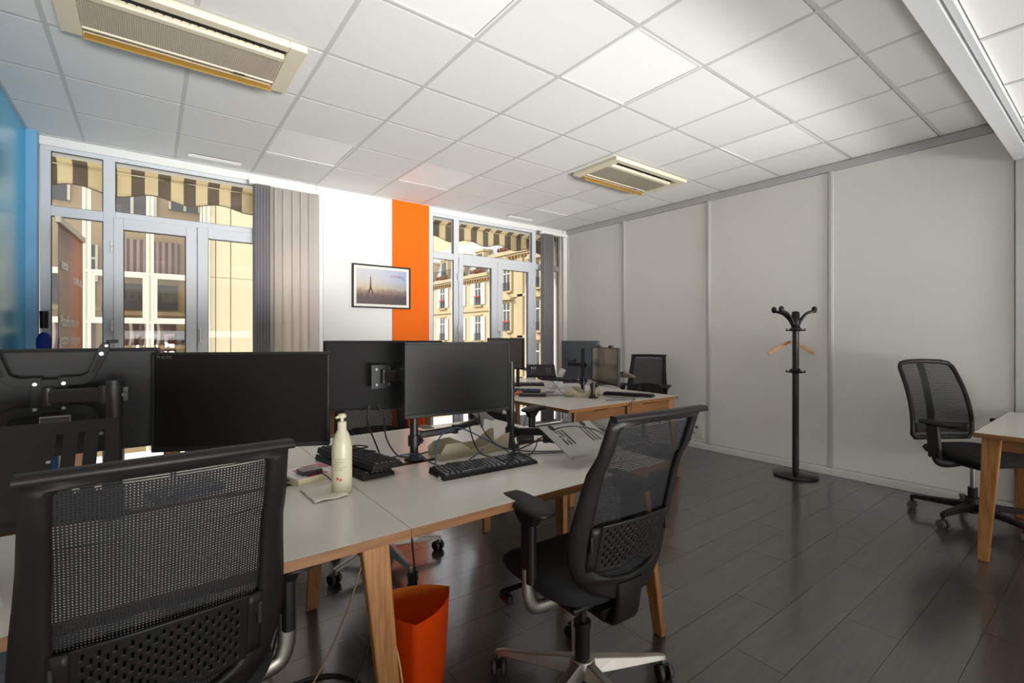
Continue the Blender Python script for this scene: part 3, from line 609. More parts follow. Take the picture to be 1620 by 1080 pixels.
# coat stand, hanger
cs = thing('coat_stand', 'black metal coat stand with round base beside the right partition', 'coat stand', (4.69, 1.89, 0), 0)
MB().lathe([(0.001, 0), (0.180, 0), (0.184, 0.006), (0.184, 0.016), (0.176, 0.024), (0.05, 0.030), (0.028, 0.034), (0.001, 0.034)], n=48).build('base', mat('glossy_black_metal', (24, 22, 22), 0.22), cs)
MB().cyl((0, 0, 0.03), (0, 0, 1.42), 0.027, n=20).build('pole', blks, cs)
MB().lathe([(0.001, 1.33), (0.033, 1.33), (0.036, 1.40), (0.030, 1.49), (0.001, 1.50)]).build('head', blk, cs)
for zc_ in (0.955, 1.335):
    rg = MB().lathe([(0.001, zc_-0.02), (0.038, zc_-0.02), (0.038, zc_+0.02), (0.001, zc_+0.02)])
    for q in range(6):
        a = q*pi/3; rg.cyl((0.03*math.cos(a), 0.03*math.sin(a), zc_-0.012), (0.072*math.cos(a), 0.072*math.sin(a), zc_-0.012), 0.006, n=8).cyl((0.072*math.cos(a), 0.072*math.sin(a), zc_-0.018), (0.072*math.cos(a), 0.072*math.sin(a), zc_+0.006), 0.006, n=8)
    rg.build('peg_ring', blk, cs)
for a in (R(-37), R(118), R(162)):
    c_, s_ = math.cos(a), math.sin(a)
    pts = catmull([(0.02*c_, 0.02*s_, 1.36), (0.05*c_, 0.05*s_, 1.42), (0.10*c_, 0.10*s_, 1.475), (0.165*c_, 0.165*s_, 1.50)], 5)
    hk = MB().sweep(pts, ell(0.018, 0.013, 12)); hk.lathe([(0.001, -0.030), (0.014, -0.026), (0.021, -0.010), (0.022, 0.010), (0.015, 0.026), (0.001, 0.031)], (0.172*c_, 0.172*s_, 1.512), n=16)
    hk.build('coat_hook', blk, cs, bevel=0.006)
hg = thing('coat_hanger', 'light wooden coat hanger hanging on the black coat stand', 'hanger', (4.735, 1.945, 1.20), R(-37))
m = MB()
prof = [(-0.215, -0.095), (-0.12, -0.035), (-0.04, 0.008), (0, 0.018), (0.04, 0.008), (0.12, -0.035), (0.215, -0.095)]
m.sweep(catmull([(a, 0, b2) for a, b2 in prof], 5), [(0.012, 0.007), (-0.014, 0.007), (-0.014, -0.007), (0.012, -0.007)], up=(0, 1, 0), smooth=False)
m.build('shoulder_bar', wood('hanger_wood', (190, 130, 66), (216, 160, 96), 0.5, 0, 14), hg, bevel=0.002)
MB().tube([(0, 0, 0.02), (0, 0, 0.06), (0.018, 0, 0.085), (0.0, 0, 0.11), (-0.02, 0, 0.095), (-0.022, 0, 0.085)], 0.002, 8).build('hook', steel, hg)
# roll-up banner in front of the left window
bn = thing('rollup_banner', 'orange and mauve roll-up banner with white lettering beside the blue wall', 'banner', (-0.425, 4.44, 0), R(86.5))
bm2 = bpy.data.materials.new('banner_gradient'); bm2.use_nodes = True; n_ = bm2.node_tree.nodes; L_ = bm2.node_tree.links
tcn = n_.new('ShaderNodeTexCoord'); spn = n_.new('ShaderNodeSeparateXYZ'); L_.new(tcn.outputs['Object'], spn.inputs[0])
mrb = n_.new('ShaderNodeMapRange'); mrb.inputs['From Min'].default_value = -0.4; mrb.inputs['From Max'].default_value = 0.4; L_.new(spn.outputs['X'], mrb.inputs[0])
crb = n_.new('ShaderNodeValToRGB'); L_.new(mrb.outputs[0], crb.inputs[0]); e = crb.color_ramp.elements
e[0].position = 0.3; e[0].color = lin((150, 122, 112))+(1,); e[1].position = 0.78; e[1].color = lin((226, 128, 52))+(1,)  # mauve on one side, running to orange on the other
L_.new(crb.outputs[0], n_['Principled BSDF'].inputs['Base Color']); n_['Principled BSDF'].inputs['Roughness'].default_value = 0.45
MB().grid(lambda u, v: (-0.40+0.80*u, 0.004*math.sin(u*9), 0.06+1.92*v), 20, 8).build('panel', bm2, bn, solid=0.0012)
MB().b(-0.405, 0.405, -0.014, 0.014, 1.975, 2.015).build('top_rail', mat('beige_aluminium', (206, 196, 176), 0.4, metal=0.3), bn, bevel=0.003)
MB().b(-0.42, 0.42, -0.06, 0.06, 0.0, 0.07).build('base', steel, bn, bevel=0.01)
MB().cyl((0, 0.02, 0.07), (0, 0.02, 1.98), 0.008).build('pole', steel, bn)
for body, sz, x_, z_ in (('tessi', 0.10, -0.33, 1.70), ('KAPIA-RGI', 0.075, 0.02, 1.63), ('Plateforme de', 0.10, -0.37, 1.335), ('gestion déléguée', 0.095, -0.385, 1.22), ("épargne retraite", 0.10, -0.385, 1.105)):
    text_mesh('lettering', body, sz, bn, (x_, -0.006, z_), (pi/2, 0, 0), wtx)
# folded umbrella and blue flag pole by the window
um = thing('folded_umbrella', 'folded dark blue umbrella with black foam grip standing in the window corner', 'umbrella', (-0.635, 5.02, 0), 0)
MB().cyl((0, 0, 1.33), (0.0, 0, 1.46), 0.024, 0.026, n=14).build('grip', blk, um, bevel=0.004)
MB().cyl((0, 0, 0.02), (0, 0, 1.34), 0.007, n=10).build('shaft', steel, um)
MB().lathe([(0.012, 1.30), (0.03, 1.285), (0.045, 1.25), (0.042, 1.1), (0.035, 0.7), (0.018, 0.25), (0.006, 0.18)], n=9).build('canopy', mat('navy_blue_nylon', (22, 48, 140), 0.6, var=0.2, scale=20), um)
fg = thing('blue_rollup_pole', 'slim bright blue folded fabric flag leaning behind the orange banner', 'flag', (-0.585, 5.08, 0), 0)
MB().hexa([(-0.05, -0.01, 0), (0.05, -0.01, 0), (0.05, 0.01, 0), (-0.05, 0.01, 0)], [(0.04, -0.008, 1.62), (0.055, -0.008, 1.62), (0.055, 0.008, 1.62), (0.04, 0.008, 1.62)]).build('fabric', mat('bright_blue_fabric', (6, 110, 190), 0.6), fg)
# ================================================================== DESKS
ZT = 0.735
BX0, BM, BX1, BY0, BY1 = 2.42, 3.10, 3.79, 2.50, 4.88
def splay_leg(parent, top, bot, w0=0.080, w1=0.048, m=None, depth=0.034, ax='x'):
    """tapered solid-wood leg from top point to floor point; wide face along ax"""
    t = Vector(top); b_ = Vector(bot); vb = []; vt = []
    d = depth
    for sx, sy in ((-1, -1), (1, -1), (1, 1), (-1, 1)):
        if ax == 'x': vb.append(b_+Vector((sx*w1/2, sy*d*0.42, 0))); vt.append(t+Vector((sx*w0/2, sy*d/2, 0)))
        else: vb.append(b_+Vector((sx*d*0.42, sy*w1/2, 0))); vt.append(t+Vector((sx*d/2, sy*w0/2, 0)))
    return MB().hexa(vb, vt).build('leg', m or oak, parent, bevel=0.006)
def desk(label, x0, x1, y0, y1, legs, beams, group, ax='x', gap=None):
    t = thing('desk', label, 'desk', ((x0+x1)/2, (y0+y1)/2, 0), 0, group)
    hx, hy = (x1-x0)/2-0.001, (y1-y0)/2-0.001
    seams = [(x, 'x') for x in (0.58, BM-0.006, BM+0.006)]+[(y_, 'y') for y_ in (3.69, 3.694)]
    a0 = 0 if any(abs(x0-q) < 1e-3 and k == 'x' for q, k in seams) else 1; a1_ = 0 if any(abs(x1-q) < 1e-3 and k == 'x' for q, k in seams) else 1
    MB().b(-hx+0.003*a0, hx-0.003*a1_, -hy+0.003, hy-0.003, ZT-0.022, ZT).build('tabletop', lam, t)
    MB().b(-hx, hx, -hy, -hy+0.003, ZT-0.026, ZT-0.0006).build('edge_band', oakx, t); MB().b(-hx, hx, hy-0.003, hy, ZT-0.026, ZT-0.0006).build('edge_band', oakx, t)
    if a0: MB().b(-hx, -hx+0.003, -hy+0.003, hy-0.003, ZT-0.026, ZT-0.0006).build('edge_band', oaky, t)
    if a1_: MB().b(hx-0.003, hx, -hy+0.003, hy-0.003, ZT-0.026, ZT-0.0006).build('edge_band', oaky, t)
    MB().b(-hx+0.003, hx-0.003, -hy+0.003, hy-0.003, ZT-0.026, ZT-0.022).build('underside', oakx, t)
    for (tx, ty, bx, by) in legs:
        splay_leg(t, (tx-t.location.x, ty-t.location.y, ZT-0.026), (bx-t.location.x, by-t.location.y, 0), ax=ax)
    for (ax0, ay0, ax1, ay1, dz, hh) in beams:
        xx0, xx1, yy0, yy1 = ax0-t.location.x, ax1-t.location.x, ay0-t.location.y, ay1-t.location.y
        MB().b(xx0, xx1, yy0, yy1, ZT-0.026-dz-hh, ZT-0.026-dz).build('apron', oakx if (xx1-xx0) > (yy1-yy0) else oaky, t, bevel=0.002)
    return t
GA = 'bench of four white desks in the middle'; 
desk('white topped oak edged desk in front, right of the seam, carrying the white-lit keyboard', 0.58, 1.78, 1.222, 1.842, [(1.68, 1.31, 1.73, 1.234), (1.68, 1.80, 1.70, 1.80)], [(1.66, 1.33, 1.70, 1.78, 0.01, 0.05), (0.70, 1.40, 1.66, 1.44, 0.006, 0.05)], GA, ax='y')
desk('white topped oak edged desk in front, left of the seam, carrying the pump bottle', -0.70, 0.58, 1.222, 1.842, [(0.50, 1.30, 0.56, 1.27), (-0.62, 1.31, -0.66, 1.26)], [(-0.60, 1.40, 0.50, 1.44, 0.006, 0.05), (0.47, 1.33, 0.51, 1.78, 0.01, 0.05)], GA)
desk('white topped desk on the far side of the middle bench, its right half', 0.58, 1.78, 1.878, 2.572, [(1.68, 2.48, 1.743, 2.565), (0.66, 2.36, 0.60, 2.33)], [(1.66, 1.90, 1.70, 2.46, 0.01, 0.05), (0.70, 2.36, 1.66, 2.40, 0.006, 0.05)], GA, ax='x')
desk('white topped desk on the far side of the middle bench, its left half', -0.70, 0.58, 1.878, 2.572, [(-0.62, 2.48, -0.66, 2.56)], [(-0.60, 2.36, 0.50, 2.40, 0.006, 0.05)], GA)
BX0, BM, BX1, BY0, BY1 = 2.42, 3.10, 3.79, 2.50, 4.88
GB = 'bench of four white desks near the right window'
def deskB(label, x0, x1, y0, y1, lg, near):
    t = desk(label, x0, x1, y0, y1, lg, [], GB, ax='x')
    if near:
        cx, cy = t.location.x, t.location.y
        xa, xb = (x0+0.10, x1-0.01) if x0 < 3 else (x0+0.01, x1-0.10)
        MB().b(xa-cx, xb-cx, y0+0.03-cy, y0+0.065-cy, ZT-0.026-0.085, ZT-0.026-0.012).b(xa+0.04-cx, xa+0.20-cx, y0+0.035-cy, y0+0.06-cy, ZT-0.040, ZT-0.026).b(xb-0.20-cx, xb-0.04-cx, y0+0.035-cy, y0+0.06-cy, ZT-0.040, ZT-0.026).build('apron', oakx, t, bevel=0.002)
    return t
deskB('white topped oak edged desk nearest us in the far bench, left half', BX0, BM-0.006, BY0, 3.69, [(2.555, 2.55, 2.50, 2.56)], True)
deskB('white topped oak edged desk nearest us in the far bench, right half', BM+0.006, BX1, BY0, 3.69, [(3.72, 2.55, 3.80, 2.52)], True)
deskB('far left desk of the bench near the window, under the stacked keyboards', BX0, BM-0.006, 3.694, BY1, [(2.50, 3.80, 2.46, 3.80), (2.50, 4.80, 2.46, 4.82)], False)
deskB('far right desk of the bench near the window corner', BM+0.006, BX1, 3.694, BY1, [(3.72, 4.80, 3.78, 4.82)], False)
desk('white topped oak legged desk cut by the right edge of the photo', 3.653, 4.86, -0.25, 0.556, [(3.73, 0.49, 3.757, 0.53)], [(3.76, 0.455, 4.80, 0.485, 0.012, 0.06), (3.74, -0.2, 3.77, 0.46, 0.012, 0.06)], None, ax='y')
for o in list(C.objects):
    if o.get('label', '').startswith('white topped oak legged desk cut'):
        splay_leg(o, (4.80-o.location.x, 0.47-o.location.y, ZT-0.026), (4.84-o.location.x, 0.50-o.location.y, 0), ax='y')
desk('white desk standing near the left window, one oak leg showing behind the pump bottle', 0.05, 1.15, 3.55, 4.15, [(1.09, 3.60, 1.09, 3.57), (0.12, 3.60, 0.10, 3.58), (1.09, 4.09, 1.09, 4.12), (0.12, 4.09, 0.10, 4.12)], [(0.15, 3.60, 1.05, 3.63, 0.01, 0.05)], None)
# ================================================================== CHAIRS
def back_y(v, u):
    """depth of the backrest surface (local y, negative=behind) at height v (0 bottom .. 0.6 top), lateral u"""
    return -0.205-0.045*math.sin(min(v, 0.30)/0.30*pi/2*1.0)*0.6-0.125*max(0, (v-0.12)/0.48)**1.5+1.1*u*u*(0.6 if v > 0.45 else 1)
def outer(v):
    K = [(0, 0.05), (0.015, 0.110), (0.04, 0.160), (0.08, 0.196), (0.14, 0.220), (0.2, 0.227), (0.28, 0.222), (0.38, 0.212), (0.48, 0.204), (0.56, 0.199), (0.585, 0.198), (0.60, 0.196)]
    for (a, b_), (c_, d_) in zip(K, K[1:]):
        if v <= c_: return b_+(d_-b_)*(v-a)/(c_-a)
    return K[-1][1]
def inner(v):
    """inner opening half width; 0 below 0.06 and above 0.575"""
    if v < 0.065 or v > 0.572: return 0
    K = [(0.065, 0.0), (0.072, 0.07), (0.09, 0.118), (0.13, 0.152), (0.2, 0.166), (0.32, 0.166), (0.5, 0.162), (0.555, 0.160), (0.566, 0.150), (0.572, 0.0)]
    for (a, b_), (c_, d_) in zip(K, K[1:]):
        if v <= c_: return b_+(d_-b_)*(v-a)/(c_-a)
    return 0
def make_chair(label, zb=0.45, arm_z=0.715, base='alu', ang=0.0, lat=True, arm_x=0.236):
    t = thing('office_chair', label, 'chair', (0, 0, 0), 0, 'black mesh office chairs with aluminium bases')
    bmatl = alu if base == 'alu' else blk
    hub = MB().lathe([(0.001, 0.075), (0.045, 0.075), (0.05, 0.09), (0.042, 0.135), (0.001, 0.137)], n=24)
    for k in range(5):
        a = ang+2*pi*k/5; c_, s_ = math.cos(a), math.sin(a); M = Matrix.Rotation(a, 3, 'Z')
        def sec(x, w_, zl, zh): return [M @ Vector((x, -w_/2, zl)), M @ Vector((x, -w_/4, zh)), M @ Vector((x, w_/4, zh)), M @ Vector((x, w_/2, zl))]
        S = [sec(0.03, 0.060, 0.082, 0.132), sec(0.12, 0.058, 0.080, 0.118), sec(0.22, 0.046, 0.075, 0.100), sec(0.30, 0.036, 0.072, 0.090), sec(0.332, 0.028, 0.070, 0.082)]
        vs = [p for q in S for p in q]; fs = [(i*4+j_, i*4+(j_+1) % 4, i*4+4+(j_+1) % 4, i*4+4+j_) for i in range(4) for j_ in range(4)]+[(0, 1, 2, 3), (16, 17, 18, 19)]
        hub.add(vs, fs, 0, False)
        hub.cyl((0.322*c_, 0.322*s_, 0.052), (0.322*c_, 0.322*s_, 0.078), 0.013, n=10)
    hub.build('base', bmatl, t, bevel=0.003)
    for k in range(5):
        a = ang+2*pi*k/5; c_, s_ = math.cos(a), math.sin(a); wa = a+1.1+k*0.9
        cx, cy = 0.322*c_+0.012*math.cos(wa), 0.322*s_+0.012*math.sin(wa)
        ca = MB().box((cx, cy, 0.040), (0.014, 0.040, 0.034), Matrix.Rotation(wa, 3, 'Z')).cyl((0.322*c_, 0.322*s_, 0.036), (0.322*c_, 0.322*s_, 0.062), 0.009, n=10).build('caster', blk, t, bevel=0.002)
        dx, dy = -math.sin(wa), math.cos(wa)
        for q in (-1, 1):
            MB().cyl((cx+dx*q*0.010, cy+dy*q*0.010, 0.0275), (cx+dx*q*0.028, cy+dy*q*0.028, 0.0275), 0.0275, 0.025, n=20).cyl((cx+dx*q*0.027, cy+dy*q*0.027, 0.0275), (cx+dx*q*0.030, cy+dy*q*0.030, 0.0275), 0.015, n=14).build('wheel', blk if q > 0 else blk, ca)
            MB().cyl((cx+dx*q*0.013, cy+dy*q*0.013, 0.0275), (cx+dx*q*0.023, cy+dy*q*0.023, 0.0275), 0.0278, n=20).build('tread', rub, ca)
    MB().cyl((0, 0, 0.05), (0, 0, 0.25), 0.027, n=20).cyl((0, 0, 0.24), (0, 0, 0.262), 0.031, n=20).build('column_sleeve', blk, t)
    MB().cyl((0, 0, 0.25), (0, 0, zb-0.08), 0.014, n=16).build('gas_piston', blks if base == 'alu' else steel, t)
    # mechanism under the seat
    z = zb-0.06
    mc = MB().hexa([(-0.05, -0.16, z-0.045), (0.05, -0.16, z-0.045), (0.05, 0.10, z-0.045), (-0.05, 0.10, z-0.045)], [(-0.09, -0.19, z+0.02), (0.09, -0.19, z+0.02), (0.09, 0.14, z+0.02), (-0.09, 0.14, z+0.02)])
    mc.box((-0.17, 0.12, z-0.005), (0.18, 0.022, 0.012)).box((-0.255, 0.105, z-0.018), (0.022, 0.06, 0.030))
    mc.build('tilt_mechanism', blk, t, bevel=0.008)
    # seat: superellipse cushion with waterfall front
    def seat(u, v):
        th = 2*pi*u; c_, s_ = math.cos(th), math.sin(th); n_p = 0.55
        x = math.copysign(abs(c_)**n_p, c_)*0.235; y_ = math.copysign(abs(s_)**n_p, s_)*0.225+0.03
        prof_ = [(0.0, -0.030), (0.80, -0.030), (0.95, -0.018), (1.0, 0.006), (0.985, 0.026), (0.90, 0.040), (0.6, 0.044), (0.0, 0.040)]
        i = min(int(v*7), 6); f = v*7-i; k = prof_[i][0]*(1-f)+prof_[i+1][0]*f; zz = prof_[i][1]*(1-f)+prof_[i+1][1]*f
        Y = 0.03+(y_-0.03)*k; drop = -0.035*max(0, (Y-0.12)/0.13)**2+0.012*(x*k/0.235)**2
        return (x*k, Y, zb-0.005+zz+drop)
    MB().grid(seat, 40, 14).build('seat', fab, t)
    MB().box((0, 0.0, zb-0.042), (0.34, 0.30, 0.02)).build('seat_shell', blk, t, bevel=0.008)
    # arms
    for s_ in (-1, 1):
        pts = catmull([(s_*0.06, 0.0, z-0.02), (s_*0.14, 0.0, z-0.025), (s_*(arm_x-0.031), 0.0, z-0.018), (s_*(arm_x-0.004), 0.0, z+0.02), (s_*arm_x, 0.0, z+0.07), (s_*arm_x, 0.0, z+0.12)], 5)
        ar = MB().sweep(pts, ell(0.024, 0.013, 12), up=(0, 1, 0)).build('arm_bracket', bmatl if base == 'alu' else blk, t)
        MB().prism(rrect(0.032, 0.062, 0.014, 3), z+0.075, arm_z-0.03, Matrix.Translation((s_*arm_x, 0, 0))).build('arm_post', blk, t)
        def pad(u, v):
            th = 2*pi*u; c_, q_ = math.cos(th), math.sin(th)
            px_ = math.copysign(abs(c_)**0.6, c_)*0.054; py_ = math.copysign(abs(q_)**0.6, q_)*0.150
            pr_ = [(0, -0.022), (0.55, -0.022), (0.9, -0.008), (1.0, 0.002), (0.94, 0.011), (0.6, 0.016), (0, 0.017)]
            i = min(int(v*6), 5); f = v*6-i; k = pr_[i][0]*(1-f)+pr_[i+1][0]*f; zz = pr_[i][1]*(1-f)+pr_[i+1][1]*f
            return (s_*(arm_x+0.004)+px_*k, 0.035+py_*k, arm_z-0.004+zz-0.05*(py_*k)**2/0.125)
        MB().grid(pad, 28, 12).build('armrest', blk, t)
        MB().hexa([(s_*arm_x-0.016, -0.03, arm_z-0.07), (s_*arm_x+0.016, -0.03, arm_z-0.07), (s_*arm_x+0.016, 0.03, arm_z-0.07), (s_*arm_x-0.016, 0.03, arm_z-0.07)],
                  [(s_*arm_x-0.022, -0.07, arm_z-0.018), (s_*arm_x+0.022, -0.07, arm_z-0.018), (s_*arm_x+0.022, 0.09, arm_z-0.018), (s_*arm_x-0.022, 0.09, arm_z-0.018)]).build('arm_bracket', blk, t, bevel=0.004)
    # back frame ring: strips between outer and inner outline, front and back faces
    vs_ = [0, 0.008, 0.02, 0.035, 0.05, 0.065, 0.072, 0.08, 0.09, 0.11, 0.13, 0.16, 0.2, 0.25, 0.3, 0.36, 0.42, 0.48, 0.53, 0.555, 0.566, 0.572, 0.585, 0.60]
    fr = MB(); th = 0.022
    def P(u, v, o): return (u, back_y(v, u)+o, zb+v)
    for s_ in (-1, 1):
        n = 4
        vv = []
        for v in vs_:
            a, b_ = inner(v), outer(v)
            for o in (-th*0.5, th*0.5):
                for k in range(n+1):
                    u = a+(b_-a)*k/n; bulge = math.sin(pi*k/n)*0.006 if a > 0 else 0
                    vv.append(P(s_*u, v, o-(bulge if o < 0 else -0.0)-(0.012*(k/n) if o > 0 else 0)))
        W = 2*(n+1); fs = []
        for i in range(len(vs_)-1):
            for k in range(n):
                fs.append((i*W+k, i*W+k+1, (i+1)*W+k+1, (i+1)*W+k)); fs.append((i*W+n+1+k, (i+1)*W+n+1+k, (i+1)*W+n+2+k, i*W+n+2+k))
            fs.append((i*W+n, i*W+2*n+1, (i+1)*W+2*n+1, (i+1)*W+n))
            if inner(vs_[i]) > 0 or inner(vs_[i+1]) > 0: fs.append((i*W, (i+1)*W, (i+1)*W+n+1, i*W+n+1))
        for k in range(n): fs.append((k, n+1+k, n+2+k, k+1)); q = (len(vs_)-1)*W; fs.append((q+k, q+k+1, q+n+2+k, q+n+1+k))
        fr.add(vv, fs, 0, True)
    fr.build('back_frame', blk, t)
    # top rail with flared ears
    pts = [((u-0.5)*0.404, back_y(0.60, (u-0.5)*0.42)-0.014-0.010*abs(2*u-1)**4, zb+0.598+0.004*math.cos((u-0.5)*pi)-0.004) for u in [k/24 for k in range(25)]]
    MB().sweep(pts, [(-0.023, 0.002), (-0.017, 0.006), (0.004, 0.006), (0.010, 0.001), (0.011, -0.010), (-0.008, -0.011)], up=(0, 0, 1)).build('top_rail', blk, t)
    # stem linking the back to the mechanism
    pts = catmull([(0, -0.06, z-0.015), (0, -0.14, z-0.035), (0, -0.195, z-0.020), (0, -0.212, zb-0.01), (0, -0.212, zb+0.05)], 5)
    MB().sweep(pts, rrect(0.105, 0.030, 0.013, 3), up=(0, 1, 0.3), scales=[0.8+0.3*k/20 for k in range(21)]).build('back_stem', blk, t)
    # woven mesh of crossing strands
    ms = MB(); NU, wv_ = 66, 0.0018
    for k in range(NU):
        u = -0.182+0.364*(k+0.5)/NU
        rng = [v for v in [0.066+0.506*q/40 for q in range(41)] if inner(v)+0.006 >= abs(u)]
        if len(rng) < 2: continue
        a, b_ = rng[0], rng[-1]; n = 10
        vv = []
        for q in range(n+1):
            v = a+(b_-a)*q/n; vv += [P(u-wv_, v, 0.004), P(u+wv_, v, 0.004)]
        ms.add(vv, [(2*q, 2*q+1, 2*q+3, 2*q+2) for q in range(n)], 0)
    NV = 92
    for k in range(NV):
        v = 0.067+0.504*(k+0.5)/NV; a = inner(v)+0.004
        if a < 0.02: continue
        n = 8; vv = []
        for q in range(n+1):
            u = -a+2*a*q/n; vv += [P(u, v-wv_*0.9, 0.0046), P(u, v+wv_*0.9, 0.0046)]
        ms.add(vv, [(2*q, 2*q+1, 2*q+3, 2*q+2) for q in range(n)], 0)
    q = ms.build('mesh_fabric', mesh_b, t); q['kind'] = 'stuff'
    # lumbar pad with slotted holes, behind the mesh
    if lat:
        nu, nv = 73, 36
        def lp(u, v):
            U = (u-0.5)*0.285; top = 0.265-0.010*(2*u-1)**2; bot = 0.105+0.028*max(0, 1-abs(2*u-1)*2.6)
            V = bot+(top-bot)*v
            return (U, back_y(V, U)-0.019+0.10*U*U, zb+V)
        def sk(i, j_):
            if i < 4 or i > nu-5 or j_ < 3 or j_ > nv-4: return False
            if i % 3 != 1: return False
            ph = (0 if (i//3) % 2 else 3)
            return (j_+ph) % 6 in (0, 1, 2)
        MB().grid(lp, nu, nv, skip=sk).build('lumbar_pad', blk, t, solid=0.005)
        for s_ in (-1, 1):
            MB().grid(lambda u, v: (s_*(0.1425+0.030*u), back_y(0.12+0.13*v, 0.15)-0.016+0.010*u, zb+0.11+0.14*v-0.0*u), 3, 6).build('lumbar_wing', blk, t, solid=0.008)
            MB().box((s_*0.168, back_y(0.2, 0.168)-0.014, zb+0.2), (0.012, 0.022, 0.05)).build('lumbar_knob', blk, t, bevel=0.004)
    return t
ch = make_chair('large black mesh office chair closest to us, bottom left, tucked into the desk', zb=0.457, ang=R(20), arm_z=0.675, arm_x=0.288)
ch.location = (0.014, 1.400, 0); ch.rotation_euler = (0, 0, R(3.5))
ch2 = make_chair('black mesh office chair with aluminium base in the centre foreground, drawn out from the desk', zb=0.452, ang=R(53.5), arm_z=0.725)
# hub position, facing as measured; casters turned to the seen angles
ch2.location = (1.225, 1.196, 0); ch2.rotation_euler = (0, 0, R(-3.5))
G1 = 'black mesh office chairs with aluminium bases'
def turn_base(c, a):
    for q in c.children:
        if q.name.startswith(('base', 'caster')): q.rotation_euler = (0, 0, a)
turn_base(instance(ch2, (1.06, 2.60, 0), R(176), 'black mesh office chair on the far side of the middle bench, facing us behind monitors', G1), R(43))
turn_base(instance(ch2, (2.24, 3.01, 0), R(-73), 'black mesh office chair between the two benches, armrest at the far bench edge', G1), R(20))
instance(ch2, (4.42, 3.36, 0), R(118), 'black mesh office chair behind the far bench, back to the right partition', G1)
